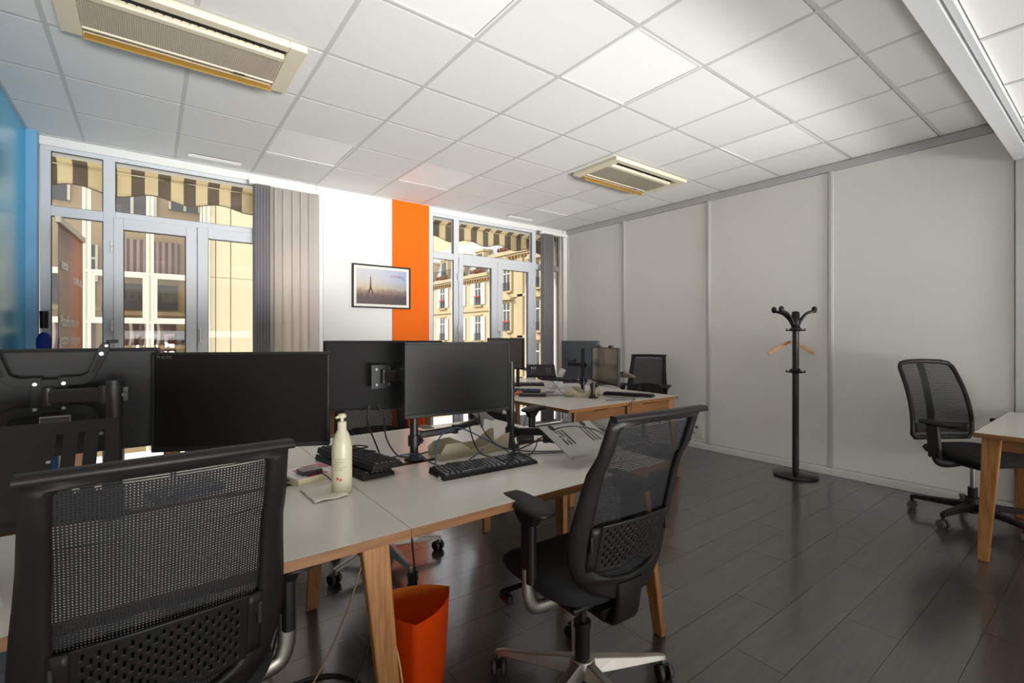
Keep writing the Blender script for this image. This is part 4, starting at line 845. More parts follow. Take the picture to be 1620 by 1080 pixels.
# the chair by the right wall: black base, framed back with spine
def make_chair_b(label):
    t = thing('office_chair', label, 'chair', (0, 0, 0), 0)
    hub = MB().lathe([(0.001, 0.075), (0.04, 0.075), (0.045, 0.10), (0.038, 0.17), (0.001, 0.172)], n=20)
    ang = R(160)
    for k in range(5):
        a = ang+2*pi*k/5; M = Matrix.Rotation(a, 3, 'Z')
        def sec(x, w_, zl, zh): return [M @ Vector((x, -w_/2, zl)), M @ Vector((x, -w_/2, zh)), M @ Vector((x, w_/2, zh)), M @ Vector((x, w_/2, zl))]
        S = [sec(0.02, 0.045, 0.085, 0.135), sec(0.16, 0.040, 0.082, 0.122), sec(0.30, 0.034, 0.080, 0.108), sec(0.335, 0.028, 0.070, 0.100)]
        vs = [p for q in S for p in q]; hub.add(vs, [(i*4+j_, i*4+(j_+1) % 4, i*4+4+(j_+1) % 4, i*4+4+j_) for i in range(3) for j_ in range(4)]+[(0, 1, 2, 3), (12, 13, 14, 15)], 0)
    hub.build('base', blk, t, bevel=0.005)
    for k in range(5):
        a = ang+2*pi*k/5; c_, s_ = math.cos(a), math.sin(a); wa = a+0.6+k*1.3; cx, cy = 0.325*c_, 0.325*s_; dx, dy = -math.sin(wa), math.cos(wa)
        ca = MB().cyl((cx, cy, 0.04), (cx, cy, 0.085), 0.010, n=10).box((cx, cy, 0.042), (0.02, 0.045, 0.03), Matrix.Rotation(wa, 3, 'Z')).build('caster', blk, t)
        for q in (-1, 1): MB().cyl((cx+dx*q*0.008, cy+dy*q*0.008, 0.029), (cx+dx*q*0.028, cy+dy*q*0.028, 0.029), 0.029, 0.026, n=20).build('wheel', rub, ca)
    MB().cyl((0, 0, 0.06), (0, 0, 0.235), 0.026, n=18).build('column_sleeve', blk, t)
    MB().cyl((0, 0, 0.23), (0, 0, 0.40), 0.015, n=14).build('gas_piston', steel, t)
    MB().hexa([(-0.06, -0.14, 0.375), (0.06, -0.14, 0.375), (0.06, 0.10, 0.375), (-0.06, 0.10, 0.375)], [(-0.12, -0.20, 0.44), (0.12, -0.20, 0.44), (0.12, 0.17, 0.44), (-0.12, 0.17, 0.44)]).build('tilt_mechanism', blk, t, bevel=0.012)
    def seat(u, v):
        th = 2*pi*u; c_, s_ = math.cos(th), math.sin(th); x = math.copysign(abs(c_)**0.55, c_)*0.245; y_ = math.copysign(abs(s_)**0.55, s_)*0.24
        prof_ = [(0.0, -0.032), (0.75, -0.032), (0.95, -0.012), (1.0, 0.010), (0.97, 0.028), (0.85, 0.040), (0.5, 0.046), (0.0, 0.044)]
        i = min(int(v*7), 6); f = v*7-i; k = prof_[i][0]*(1-f)+prof_[i+1][0]*f; zz = prof_[i][1]*(1-f)+prof_[i+1][1]*f
        return (x*k, 0.03+y_*k, 0.468+zz-0.025*max(0, (y_*k-0.1)/0.14)**2)
    MB().grid(seat, 40, 14).build('seat', fab, t)
    def byy(v): return -0.235-0.15*(v/0.55)**1.4+0.03*math.sin(v/0.55*pi)
    def O(v): return 0.232-0.020*(v/0.53)**2-(0.02*((v-0.49)/0.04)**2 if v > 0.49 else 0)-(0.02 if v < 0.015 else 0)
    fr = MB(); loop = []
    for v in [q/20*0.53 for q in range(21)]: loop.append((O(v), byy(v)+0.02, 0.535+v))
    for q in range(1, 8): a = q/8; loop.append((O(0.53)*(1-2*a), byy(0.535)+0.02-0.02*math.sin(a*pi), 0.535+0.538+0.008*math.sin(a*pi)))
    for v in [0.53-q/20*0.53 for q in range(21)]: loop.append((-O(v), byy(v)+0.02, 0.535+v))
    for q in range(1, 8): a = q/8; loop.append((-O(0)*(1-2*a), byy(0)+0.02-0.02*math.sin(a*pi), 0.533))
    fr.sweep([Vector(p) for p in loop], ell(0.017, 0.012, 10), up=(0, 1, 0), closed=True)
    fr.build('back_frame', blk, t)
    MB().sweep([Vector(((u-0.5)*0.42, byy(0.07)+0.02-0.03*math.sin(u*pi), 0.535+0.07)) for u in [k/10 for k in range(11)]], rrect(0.012, 0.07, 0.004, 2), up=(0, 0, 1)).build('lumbar_bar', blk, t)
    MB().sweep(catmull([(0, -0.12, 0.41), (0, -0.24, 0.44), (0, -0.30, 0.56), (0, -0.31, 0.72), (0, -0.36, 0.95), (0, -0.395, 1.06)], 5), [(0.026, 0.008), (-0.026, 0.008), (-0.018, -0.008), (0.018, -0.008)], up=(0, 1, 0)).build('spine', blk, t)
    ms = MB(); P_ = lambda u, v: (u, byy(v)+0.022-0.02*(1-(u/0.22)**2), 0.535+v)
    for k in range(70):
        u = -0.228+0.456*(k+0.5)/70; vm = 0.528
        while O(vm)-0.01 < abs(u) and vm > 0.02: vm -= 0.02
        vv = []
        for q in range(9): v = vm*q/8; vv += [P_(u-0.0018, v), P_(u+0.0018, v)]
        ms.add(vv, [(2*q, 2*q+1, 2*q+3, 2*q+2) for q in range(8)])
    for k in range(84):
        v = 0.53*(k+0.5)/84; a = O(v)-0.004; vv = []
        for q in range(9): u = -a+2*a*q/8; x_, y_, z_ = P_(u, v); vv += [(x_, y_+0.0006, z_-0.0016), (x_, y_+0.0006, z_+0.0016)]
        ms.add(vv, [(2*q, 2*q+1, 2*q+3, 2*q+2) for q in range(8)])
    q = ms.build('mesh_fabric', mesh_b, t); q['kind'] = 'stuff'
    for s_ in (-1, 1):
        MB().sweep(catmull([(s_*0.10, 0.0, 0.41), (s_*0.20, 0.0, 0.405), (s_*0.262, 0.0, 0.43), (s_*0.272, 0.0, 0.50)], 5), ell(0.030, 0.014, 10), up=(0, 1, 0)).build('arm_bracket', blk, t)
        MB().hexa([(s_*0.272-0.014, -0.045, 0.44), (s_*0.272+0.014, -0.045, 0.44), (s_*0.272+0.014, 0.045, 0.44), (s_*0.272-0.014, 0.045, 0.44)], [(s_*0.272-0.012, -0.065, 0.665), (s_*0.272+0.012, -0.065, 0.665), (s_*0.272+0.012, 0.015, 0.665), (s_*0.272-0.012, 0.015, 0.665)]).build('arm_post', blk, t, bevel=0.006)
        MB().prism(rrect(0.085, 0.25, 0.03, 5), 0.665, 0.69, Matrix.Translation((s_*0.272, 0.02, 0))).build('armrest', blk, t, bevel=0.008)
    return t
cbb = make_chair_b('black office chair with framed mesh back and black base by the right wall')
cbb.location = (4.49, 0.685, 0); cbb.rotation_euler = (0, 0, R(147))
# ================================================================== WASTE BINS
def bin_(label, loc, rz, s, h):
    t = thing('waste_bin', label, 'bin', loc, rz)
    A = [Vector((s/math.sqrt(3)*math.cos(a), s/math.sqrt(3)*math.sin(a), 0)) for a in (0, 2*pi/3, 4*pi/3)]
    def ring(k, z_):
        pts = []
        for i in range(3):
            c_ = A[(i+1) % 3]*0+A[i]; p, q = A[(i+1) % 3], A[(i+2) % 3]
            a0 = math.atan2(p.y-c_.y, p.x-c_.x); a1 = math.atan2(q.y-c_.y, q.x-c_.x)
            while a1 < a0: a1 += 2*pi
            for j_ in range(14):
                a = a0+(a1-a0)*j_/14; pts.append(Vector((c_.x+s*math.cos(a), c_.y+s*math.sin(a), 0)))
        return [(p.x*k, p.y*k, z_) for p in pts]
    n = 42; hs = [0, 0.02, h*0.5, h]; ks = [0.80, 0.83, 0.92, 1.0]
    vs = []
    for k, z_ in zip(ks, hs): vs += ring(k, z_)
    MB().add(vs, [tuple(reversed(range(n)))]+[(i*n+k, i*n+(k+1) % n, (i+1)*n+(k+1) % n, (i+1)*n+k) for i in range(3) for k in range(n)], 0, True).build('shell', orb, t)
    vs = []
    for k, z_ in zip(ks, hs): vs += ring(k-0.018, z_+0.004 if z_ < h else z_)
    MB().add(vs, [tuple(range(n))]+[(i*n+k, (i+1)*n+k, (i+1)*n+(k+1) % n, i*n+(k+1) % n) for i in range(3) for k in range(n)], 0, True).build('lining', orbi, t)
    a_, b_ = ring(1.0, h), ring(0.982, h)
    MB().add(a_+b_, [(k, (k+1) % n, n+(k+1) % n, n+k) for k in range(n)], 0).build('rim', orb, t)
    return t
bin_('orange three sided plastic waste bin under the front desk edge', (0.752, 1.557, 0), R(5), 0.255, 0.33)
bin_('orange waste bin on the floor by the window wall, glimpsed under a monitor', (2.26, 4.72, 0), R(40), 0.255, 0.40)
# ================================================================== MONITORS, ARMS
GM = 'black flat computer monitors'
def monitor(label, loc, rz, wd=0.54, ht=0.325, flat=0.75, name='monitor'):
    """loc = panel centre; screen faces local -Y"""
    t = thing(name, label, 'monitor', loc, rz, GM); hw, hh = wd/2, ht/2
    MB().b(-hw, hw, -0.004, 0.018, -hh, hh).build('shell', blkm, t, bevel=0.003)
    MB().hexa([(-hw*flat, 0.018, -hh*flat), (hw*flat, 0.018, -hh*flat), (hw*(flat-0.03), 0.028, -hh*(flat-0.03)), (-hw*(flat-0.03), 0.028, -hh*(flat-0.03))], [(-hw*flat, 0.018, hh*flat), (hw*flat, 0.018, hh*flat), (hw*(flat-0.03), 0.028, hh*(flat-0.03)), (-hw*(flat-0.03), 0.028, hh*(flat-0.03))]).build('back_cover', blkm, t, bevel=0.004)
    f = MB(); g = 0.009; ch_ = 0.016
    f.b(-hw, hw, -0.010, -0.004, hh-g, hh).b(-hw, hw, -0.010, -0.004, -hh, -hh+ch_).b(-hw, -hw+g, -0.010, -0.004, -hh+ch_, hh-g).b(hw-g, hw, -0.010, -0.004, -hh+ch_, hh-g)
    f.build('bezel', blk, t, bevel=0.002)
    MB().b(-hw+g, hw-g, -0.0065, -0.004, -hh+ch_, hh-g).build('screen', scr, t)
    return t
m1 = monitor('large dark monitor back at far left, held by an X shaped bracket', (-0.25, 2.04, 1.066), R(180), 0.56, 0.332, 0.985)
m2 = monitor('black screened monitor facing us, left of the pump bottle', (0.262, 1.885, 1.048), R(-26), 0.565, 0.335)
m3 = monitor('dark monitor seen from behind, standing partly hidden behind the centre screen', (0.886, 2.166, 1.087), R(151.3), 0.545, 0.325, 0.985)
m4 = monitor('black screened monitor in the centre of the middle bench', (1.115, 1.855, 1.082), R(-6.5), 0.515, 0.325)
m5 = monitor('thin slice of a pale screened monitor right of the centre screen', (2.99, 4.05, 1.09), R(-80), 0.52, 0.32)
m6 = monitor('grey dark monitor back left of the silver screened one on the far bench', (3.40, 3.35, 1.035), R(110), 0.40, 0.38, 0.98)
m7 = monitor('monitor on the far bench whose screen reflects light grey, turned left', (3.165, 2.82, 1.015), R(-113), 0.52, 0.315)
MATS_b = mat('hazy_antiglare_screen', (74, 70, 64), 0.28, var=0.03, spec=1.0)  # base colour lightened to stand in for pale reflections on the screen
for m_ in (m5, m7):
    for c_ in m_.children:
        if c_.name.startswith('screen'): c_.data.materials.clear(); c_.data.materials.append(MATS_b)
greyback = mat('dark_grey_monitor_shell', (74, 76, 80), 0.5)
for c_ in m6.children:
    if c_.name.startswith(('shell', 'back_cover')): c_.data.materials.clear(); c_.data.materials.append(greyback)
for nx in (-0.12, 0.12):
    MB().box((nx, 0.002, 0.168), (0.05, 0.03, 0.016)).box((nx, -0.010, 0.162), (0.05, 0.006, 0.03)).build('top_clip', blk, m7, bevel=0.003)
text_mesh('lettering', 'PHILIPS', 0.014, m2, (-0.265, -0.0108, 0.147), (pi/2, 0, 0), mat('faint_grey_print', (78, 78, 80), 0.5))
# rating label on the back of the left monitor
lb = MB().b(-0.055, 0.015, 0.0280, 0.0288, -0.082, -0.040).build('rating_label', mat('label_grey_white', (196, 196, 190), 0.6), m1)
MB().b(-0.053, 0.013, 0.0286, 0.0291, -0.060, -0.044).build('label_print', mat('label_print_grey', (96, 96, 96), 0.6), lb)
for q in range(9): pass
def post(t, x, y, z0_, z1_, r=0.0175):
    MB().cyl((x, y, z0_), (x, y, z1_), r, n=20).cyl((x, y, z1_), (x, y, z1_+0.004), r*1.05, n=20).build('post', blks, t)
    MB().lathe([(0.001, 0), (0.042, 0), (0.042, 0.008), (0.022, 0.010), (0.022, 0.03), (0.001, 0.03)], (x, y, z0_), n=24).build('base_plate', blks, t)
def seg(t, p, q, w_=0.030, h_=0.034, name='arm_segment'):
    p, q = Vector(p), Vector(q); MB().sweep([p, q], rrect(w_, h_, 0.008, 3), smooth=False).build(name, blks, t)
    for e_ in (p, q): MB().cyl(e_-Vector((0, 0, h_*0.62)), e_+Vector((0, 0, h_*0.62)), w_*0.62, n=16).build('joint', blks, t)
def collar(t, x, y, z_, r=0.026, h=0.045):
    MB().cyl((x, y, z_-h/2), (x, y, z_+h/2), r, n=20).box((x+r, y, z_), (0.02, 0.022, h*0.8)).cyl((x+r, y-0.03, z_), (x+r, y+0.03, z_), 0.007, n=10).build('collar', blks, t, bevel=0.002)
clawm = mat('matte_black_bracket', (24, 24, 24), 0.7)
# arm 1, X bracket holding the left monitor
a1 = thing('screen_mount', 'black post and arm with an X shaped bracket gripping the far left monitor', 'mount', (-0.085, 1.86, ZT))
post(a1, 0, 0, 0, 0.40, 0.021); collar(a1, 0, 0, 0.362, 0.025, 0.055)
seg(a1, (-0.02, 0.0, 0.364), (-0.1515, 0.085, 0.358), 0.024, 0.042)
cx, cy, cz = -0.1515, 0.11, 0.357
MB().b(cx-0.042, cx+0.042, cy-0.004, cy+0.022, cz-0.050, cz+0.050).build('bracket_plate', clawm, a1, bevel=0.003)
for sx in (-1, 1):
    for sz in (-1, 1):
        k = 1.0
        pts = [(cx+sx*0.03, cy+0.006, cz+sz*0.045), (cx+sx*0.075, cy+0.006, cz+sz*0.048), (cx+sx*0.105, cy+0.006, cz+sz*0.070), (cx+sx*0.155, cy+0.008, cz+sz*0.145), (cx+sx*0.175, cy+0.012, cz+sz*0.170)]
        pl = [(0.018, 0.030), (0.078, 0.030), (0.100, 0.046), (0.137, 0.140), (0.138, 0.156), (0.122, 0.160), (0.113, 0.150), (0.085, 0.066), (0.068, 0.056), (0.018, 0.056)]
        MB().prism([(cx+sx*a_, cz+sz*b_) for a_, b_ in pl], 0, 0.010, Matrix(((1, 0, 0, 0), (0, 0, 1, cy-0.006), (0, 1, 0, 0), (0, 0, 0, 1)))).build('bracket_claw', clawm, a1, bevel=0.002)
        MB().prism([(cx+sx*a_, cz+sz*b_) for a_, b_ in ((0.093, 0.066), (0.101, 0.061), (0.120, 0.110), (0.112, 0.114))], 0, 0.001, Matrix(((1, 0, 0, 0), (0, 0, 1, cy-0.0072), (0, 1, 0, 0), (0, 0, 0, 1)))).build('claw_slot', darkv, a1)
        MB().cyl((cx+sx*0.031, cy-0.014, cz+sz*0.037), (cx+sx*0.031, cy-0.004, cz+sz*0.037), 0.0050, n=14).build('screw', steel, a1)
        MB().cyl((cx+sx*0.117, cy-0.010, cz+sz*0.124), (cx+sx*0.117, cy+0.002, cz+sz*0.124), 0.0055, n=14).build('screw', steel, a1)
        MB().cyl((cx+sx*0.129, cy-0.010, cz+sz*0.149), (cx+sx*0.129, cy+0.002, cz+sz*0.149), 0.004, n=12).build('screw', steel, a1)
        MB().box((cx+sx*0.142, cy+0.03, cz+sz*0.162), (0.030, 0.05, 0.010)).build('claw_hook', blk, a1, bevel=0.004)
# arm 2: post beside centre monitor (left), double arm
a2 = thing('screen_mount', 'black post with articulated arm at the left edge of the centre monitor', 'mount', (0.913, 1.90, ZT))
post(a2, 0, 0, 0, 0.40, 0.018); collar(a2, 0, 0, 0.085)
seg(a2, (0.02, -0.002, 0.105), (0.19, -0.025, 0.115), 0.024, 0.030); seg(a2, (0.19, -0.025, 0.118), (0.335, 0.02, 0.128), 0.024, 0.028)
MB().prism([(-0.05, 0.045), (0.05, 0.045), (0.03, 0.0), (0.05, -0.045), (0.035, -0.045), (0.0, -0.01), (-0.035, -0.045), (-0.05, -0.045), (-0.03, 0.0)], -0.003, 0.003, Matrix.Translation((0.37, 0.02, 0.15)) @ Matrix.Rotation(R(55), 4, 'X') @ Matrix.Rotation(R(20), 4, 'Z')).build('mount_plate', silver, a2, bevel=0.001)
seg(a2, (0.0, 0.02, 0.35), (-0.01, 0.13, 0.37), 0.022, 0.05); seg(a2, (-0.01, 0.13, 0.36), (-0.06, 0.19, 0.352), 0.022, 0.05)
MB().b(-0.115, -0.015, 0.196, 0.202, 0.295, 0.405).build('mount_plate', blks, a2, bevel=0.002)
for sx in (-0.095, -0.035):
    for sz in (0.315, 0.385): MB().cyl((sx, 0.186, sz), (sx, 0.197, sz), 0.006, n=12).build('screw', steel, a2)
a3 = thing('screen_mount', 'black post at the right edge of the centre monitor, carrying the silver laptop tray', 'mount', (1.386, 1.83, ZT))
post(a3, 0, 0, 0, 0.41, 0.018); collar(a3, 0, 0, 0.075, 0.027, 0.05)
seg(a3, (0.02, -0.01, 0.075), (0.075, -0.17, 0.095), 0.026, 0.036); seg(a3, (0.075, -0.17, 0.060), (0.11, -0.33, 0.060), 0.024, 0.026)
MB().cyl((0.04, -0.005, 0.035), (0.115, -0.025, 0.035), 0.020, n=16).build('spring_barrel', blk, a3)
seg(a3, (-0.02, 0.015, 0.34), (-0.16, 0.045, 0.345), 0.022, 0.05)
def tray(label, loc, rot, wd, dp, m, cols=(5, 7, 9, 20, 22, 24), rows=(8, 17), pads=True):
    t = thing('laptop_tray', label, 'laptop stand', loc); t.rotation_euler = rot
    nu, nv = 30, 22
    def sk(i, j_):
        return i in cols and rows[0] <= j_ <= rows[1]
    def fn(u, v): return ((u-0.5)*wd, (v-0.5)*dp, 0)
    MB().grid(fn, nu, nv, smooth=False, skip=sk).build('plate', m, t, solid=0.003)
    MB().b(-wd/2, wd/2, -dp/2-0.003, -dp/2, -0.0015, 0.016).build('front_lip', m, t)
    for sx, sy in (((-0.10, 0.42), (0.10, 0.42)) if pads else ()): MB().cyl((sx*wd/0.32, sy*dp, 0.0015), (sx*wd/0.32, sy*dp, 0.004), 0.012, n=14, sx=1.6).build('rubber_pad', blk, t)
    MB().b(-0.05, 0.05, -0.05, 0.05, -0.012, -0.0016).build('mount_plate', blks, t, bevel=0.002)
    return t
t1 = tray('large black slotted laptop tray standing up at the far left behind the near chair', (-0.255, 1.505, 0.965), (R(43), 0, 0), 0.385, 0.275, blkm, (2, 5, 8, 21, 24, 27), (5, 18), False)
for q in (0.0, 0.085): MB().cyl((0.03+q-0.045, 0.02, 0.001), (0.03+q-0.045, 0.02, 0.0035), 0.0045, n=12).build('screw', steel, t1)
t2 = tray('silver slotted laptop tray with a cable across it, right of the white-lit keyboard', (1.50, 1.475, 0.825), (R(24), 0, R(-2)), 0.30, 0.23, silver)
t3 = tray('slotted laptop tray raised high on the far bench before the right window', (2.93, 3.40, 0.945), (R(28), 0, R(-38)), 0.27, 0.22, blkm)
t4 = tray('flat black laptop tray on the far bench left of the pale screened monitor', (2.93, 3.16, 0.885), (R(2), R(2), R(-66)), 0.30, 0.24, blkm)
t5 = tray('laptop tray sticking out to the right of the pale screened monitor', (3.52, 2.98, 0.905), (R(-2), R(14), R(18)), 0.30, 0.24, mat('brown_grey_tray', (110, 100, 88), 0.5))
MB().b(-0.17, -0.15, -0.12, 0.11, -0.012, 0.0).build('edge', blk, t5)
# arms of far bench
a4 = thing('screen_mount', 'black post arm on the far bench in front of the dark grey monitor back', 'mount', (3.20, 3.12, ZT))
post(a4, 0, 0, 0, 0.42, 0.018); collar(a4, 0, 0, 0.27); seg(a4, (0, 0.02, 0.27), (-0.02, 0.16, 0.27), 0.024, 0.04); seg(a4, (-0.02, 0.16, 0.27), (0.13, 0.22, 0.30), 0.022, 0.03); collar(a4, 0, 0, 0.12, 0.03, 0.06)
seg(a4, (0.0, 0.0, 0.115), (-0.20, 0.03, 0.125), 0.024, 0.03)
a5 = thing('screen_mount', 'short black post under the pale screened monitor on the far bench', 'mount', (3.06, 2.86, ZT))
post(a5, 0, 0, 0, 0.13, 0.016); collar(a5, 0, 0, 0.10); seg(a5, (0.02, 0, 0.115), (0.20, -0.02, 0.12), 0.024, 0.03); seg(a5, (0.20, -0.02, 0.12), (0.20, -0.02, 0.28), 0.024, 0.03); seg(a5, (0.20, -0.02, 0.14), (0.42, 0.08, 0.15), 0.024, 0.03)
MB().b(0.155, 0.165, -0.07, 0.03, 0.22, 0.32).build('mount_plate', blks, a5, bevel=0.002)
a6 = thing('screen_mount', 'black arm behind the thin sliced monitor near the right window', 'mount', (3.14, 4.02, ZT))
post(a6, 0, 0, 0, 0.42, 0.018); seg(a6, (0, 0, 0.36), (-0.09, -0.02, 0.36), 0.03, 0.04); seg(a6, (0, 0, 0.20), (-0.12, -0.45, 0.19), 0.03, 0.03)
# ================================================================== DESK ITEMS
def keyboard(label, loc, rz, keym, wd=0.44, dp=0.135, tilt=0.0, group='computer keyboards'):
    t = thing('keyboard', label, 'keyboard', loc); t.rotation_euler = (tilt, 0, rz); t['group'] = group
    MB().hexa([(-wd/2, -dp/2, 0), (wd/2, -dp/2, 0), (wd/2, dp/2, 0), (-wd/2, dp/2, 0)], [(-wd/2+0.004, -dp/2+0.003, 0.014), (wd/2-0.004, -dp/2+0.003, 0.014), (wd/2-0.004, dp/2-0.003, 0.024), (-wd/2+0.004, dp/2-0.003, 0.024)]).build('case', blk, t, bevel=0.003)
    k_ = MB()
    for r_ in range(6):
        yy = -dp/2+0.014+r_*0.0190+(0.004 if r_ == 5 else 0); zz = 0.014+0.010*(yy+dp/2)/dp
        if r_ == 0: row = [(0, 1.3), (1.4, 1.2), (2.7, 1.2), (4.0, 6.0), (10.1, 1.2), (11.4, 1.2), (12.7, 1.2), (14, 1.2), (15.6, 1), (16.6, 1), (17.6, 1), (19, 2), (21, 1)]
        else: row = [(q, 1) for q in range(15)]+[(15.6, 1), (16.6, 1), (17.6, 1)]+[(19+q, 1) for q in range(4)]
        if r_ in (2,): row = [q for q in row if not 15 < q[0] < 18.5]
        for q, w_ in row:
            x0_ = -wd/2+0.010+q*(wd-0.02)/23; ww_ = w_*(wd-0.02)/23-0.0028
            k_.hexa([(x0_, yy-0.0078, zz), (x0_+ww_, yy-0.0078, zz), (x0_+ww_, yy+0.0078, zz), (x0_, yy+0.0078, zz)], [(x0_+0.002, yy-0.0058, zz+0.007), (x0_+ww_-0.002, yy-0.0058, zz+0.007), (x0_+ww_-0.002, yy+0.0062, zz+0.007), (x0_+0.002, yy+0.0062, zz+0.007)])
    q = k_.build('keys', keym, t); q['kind'] = 'stuff'
    return t
keyg = mat('key_painted_glint', (62, 62, 68), 0.2, spec=1.0); keyd = mat('dark_matte_key', (46, 45, 45), 0.5)  # first key colour lightened to stand in for window glint
keyboard('black keyboard with bright glinting keys in front of the centre monitor', (1.085, 1.605, ZT), R(-3), keyg)
keyboard('lower keyboard of the crossed pair of black keyboards behind the bottle', (0.665, 1.955, ZT), R(97), keyd)
keyboard('upper keyboard of the crossed pair of black keyboards behind the bottle', (0.680, 1.935, ZT+0.034), R(101), keyd)
keyboard('black keyboard on the far bench beside the pale screened monitor', (3.44, 2.78, ZT), R(115), keyd)
keyboard('blue-black keyboard lying at the back left of the far bench', (2.82, 3.62, ZT), R(-50), mat('bluish_key', (60, 72, 104), 0.4))
keyboard('second keyboard flat on the far bench, under the high slotted tray', (3.25, 4.05, ZT), R(-40), keyd)
# laptop-like dark slab with orange item
lp_ = tag(MB().b(-0.12, 0.12, -0.045, 0.045, 0, 0.025).build('dark_box', blks, bevel=0.004, loc=(2.72, 3.27, ZT), rot=(0, 0, R(-42))), 'flat dark power adapter lying on the far bench near its left edge', 'adapter')
og = tag(MB().lathe([(0.001, 0), (0.045, 0), (0.05, 0.012), (0.03, 0.03), (0.001, 0.034)], n=18, sy=0.6).build('orange_pouch', mat('orange_rubber', (206, 116, 48), 0.6), loc=(2.70, 3.44, ZT+0.0)), 'small orange pouch among cables on the far bench', 'pouch')
mo = tag(MB().lathe([(0.001, 0), (0.030, 0), (0.034, 0.010), (0.030, 0.026), (0.012, 0.036), (0.001, 0.037)], n=20, sy=1.7).build('computer_mouse', blk, loc=(3.05, 4.30, ZT), rot=(0, 0, R(40))), 'dark computer mouse at the back of the far bench', 'mouse')
# white desk phone / monitor foot
ph = thing('white_stand', 'white slanted stand on the far bench, left of the black post', 'stand', (3.16, 3.42, ZT), R(-40))
MB().box((0, 0, 0.10), (0.05, 0.02, 0.26), Matrix.Rotation(R(28), 3, 'Y')).box((-0.07, 0, 0.006), (0.10, 0.12, 0.012)).build('stand_body', mat('white_plastic', (226, 226, 224), 0.4), ph, bevel=0.004)
pb_ = tag(MB().box((0, 0, 0.07), (0.26, 0.012, 0.14), Matrix.Rotation(R(-15), 3, 'X')).build('white_folder', mat('white_card', (236, 236, 236), 0.6), loc=(3.40, 3.55, ZT), rot=(0, 0, R(-38))), 'white folder propped up on the far bench beside the black post', 'folder')
# pump bottle
bt = thing('pump_bottle', 'tall cream pump bottle standing on the front desk', 'bottle', (0.527, 1.658, ZT))
MB().lathe([(0.001, 0), (0.030, 0), (0.0335, 0.004), (0.0335, 0.150), (0.031, 0.172), (0.024, 0.198), (0.0165, 0.212), (0.0150, 0.216), (0.0150, 0.240), (0.013, 0.243), (0.001, 0.243)], n=36).build('bottle_body', cream, bt)
MB().cyl((0, 0, 0.24), (0, 0, 0.258), 0.0055, n=12).lathe([(0.001, 0.255), (0.013, 0.255), (0.015, 0.262), (0.011, 0.269), (0.001, 0.270)], n=18).cyl((0, 0, 0.262), (-0.022, -0.006, 0.258), 0.0045, n=10).build('pump', cream, bt)
gl_ = mat('grey_label_print', (130, 128, 118), 0.6); rdl = mat('red_hazard_print', (190, 80, 70), 0.6)
def wrap(name, body, size, zz, a0, m):
    o = text_mesh(name, body, size, bt, (0, 0, 0), (0, 0, 0), m)
    for v in o.data.vertices:
        a = a0+v.co.x/0.0335; r_ = 0.0337+v.co.z; y_ = v.co.y; v.co = Vector((r_*math.sin(a), -r_*math.cos(a), zz+y_))
for q, s_ in enumerate(('Gel hydroalcoolique', 'désinfectant pour', 'les mains', 'flacon pompe 500 ml', 'usage externe')): wrap('label_text', s_, 0.0048, 0.118-0.009*q, -1.05, gl_)
for k in (0, 1):
    o = MB().prism([(0, -0.006), (0.006, 0), (0, 0.006), (-0.006, 0)], 0, 0.0003).build('hazard_mark', rdl, bt)
    for v in o.data.vertices: a = -0.75+k*0.30+v.co.x/0.0335; r_ = 0.0337+v.co.z; y_ = v.co.y; v.co = Vector((r_*math.sin(a), -r_*math.cos(a), 0.055-0.004*k+y_))
# book, reader, napkin
bk = thing('book', 'thick paperback with red and white cover lying on the front desk', 'book', (0.500, 1.895, ZT), R(14))
MB().b(-0.098, 0.068, -0.068, 0.088, 0.002, 0.024).build('pages', mat('page_block', (226, 214, 178), 0.8), bk)
MB().b(-0.10, 0.07, -0.07, 0.09, 0, 0.002).b(-0.10, 0.07, -0.07, 0.09, 0.024, 0.026).b(0.068, 0.07, -0.07, 0.09, 0.002, 0.024).build('cover', mat('white_book_cover', (232, 226, 220), 0.4), bk)
MB().b(-0.06, 0.02, -0.065, 0.06, 0.026, 0.0263).prism([(0.02, 0.03), (0.065, 0.0), (0.065, 0.085), (-0.02, 0.085)], 0.026, 0.0263).build('cover_print', mat('red_cover_print', (170, 40, 44), 0.35), bk)
cr = tag(MB().b(-0.036, 0.036, -0.03, 0.03, 0, 0.016).b(-0.02, 0.02, -0.0305, -0.029, 0.004, 0.010).build('card_reader', mat('dark_brown_gloss_plastic', (54, 40, 38), 0.25), bevel=0.003, loc=(0.475, 1.870, ZT+0.0263), rot=(0, 0, R(8))), 'small dark square hub resting on the red and white book', 'usb hub')
npk = tag(MB().grid(lambda u, v: (-0.055+0.11*u, -0.085+0.17*v, 0.002+0.0035*math.sin(u*5+v*3)**2+0.002*math.sin(v*11)), 14, 18).build('paper_napkin', mat('white_tissue', (228, 224, 208), 0.9, bump=0.2, bscale=80), loc=(0.472, 1.680, ZT+0.001), rot=(0, 0, R(2)), solid=0.0015), 'folded white paper napkin lying in front of the book', 'napkin')
pp = tag(MB().grid(lambda u, v: (-0.10+0.2*u, -0.14+0.28*v, 0.002+0.002*math.sin(u*4)), 6, 6).build('paper_sheet', mat('white_paper', (236, 236, 240), 0.7), loc=(-0.36, 1.47, ZT), rot=(0, 0, R(14)), solid=0.0006), 'printed white paper sheet on the front desk at the far left edge', 'paper')
MB().b(-0.09, 0.09, 0.04, 0.055, 0.0045, 0.005).b(-0.09, 0.09, -0.02, -0.005, 0.0045, 0.005).build('printed_line', mat('navy_print', (30, 44, 80), 0.6), pp)
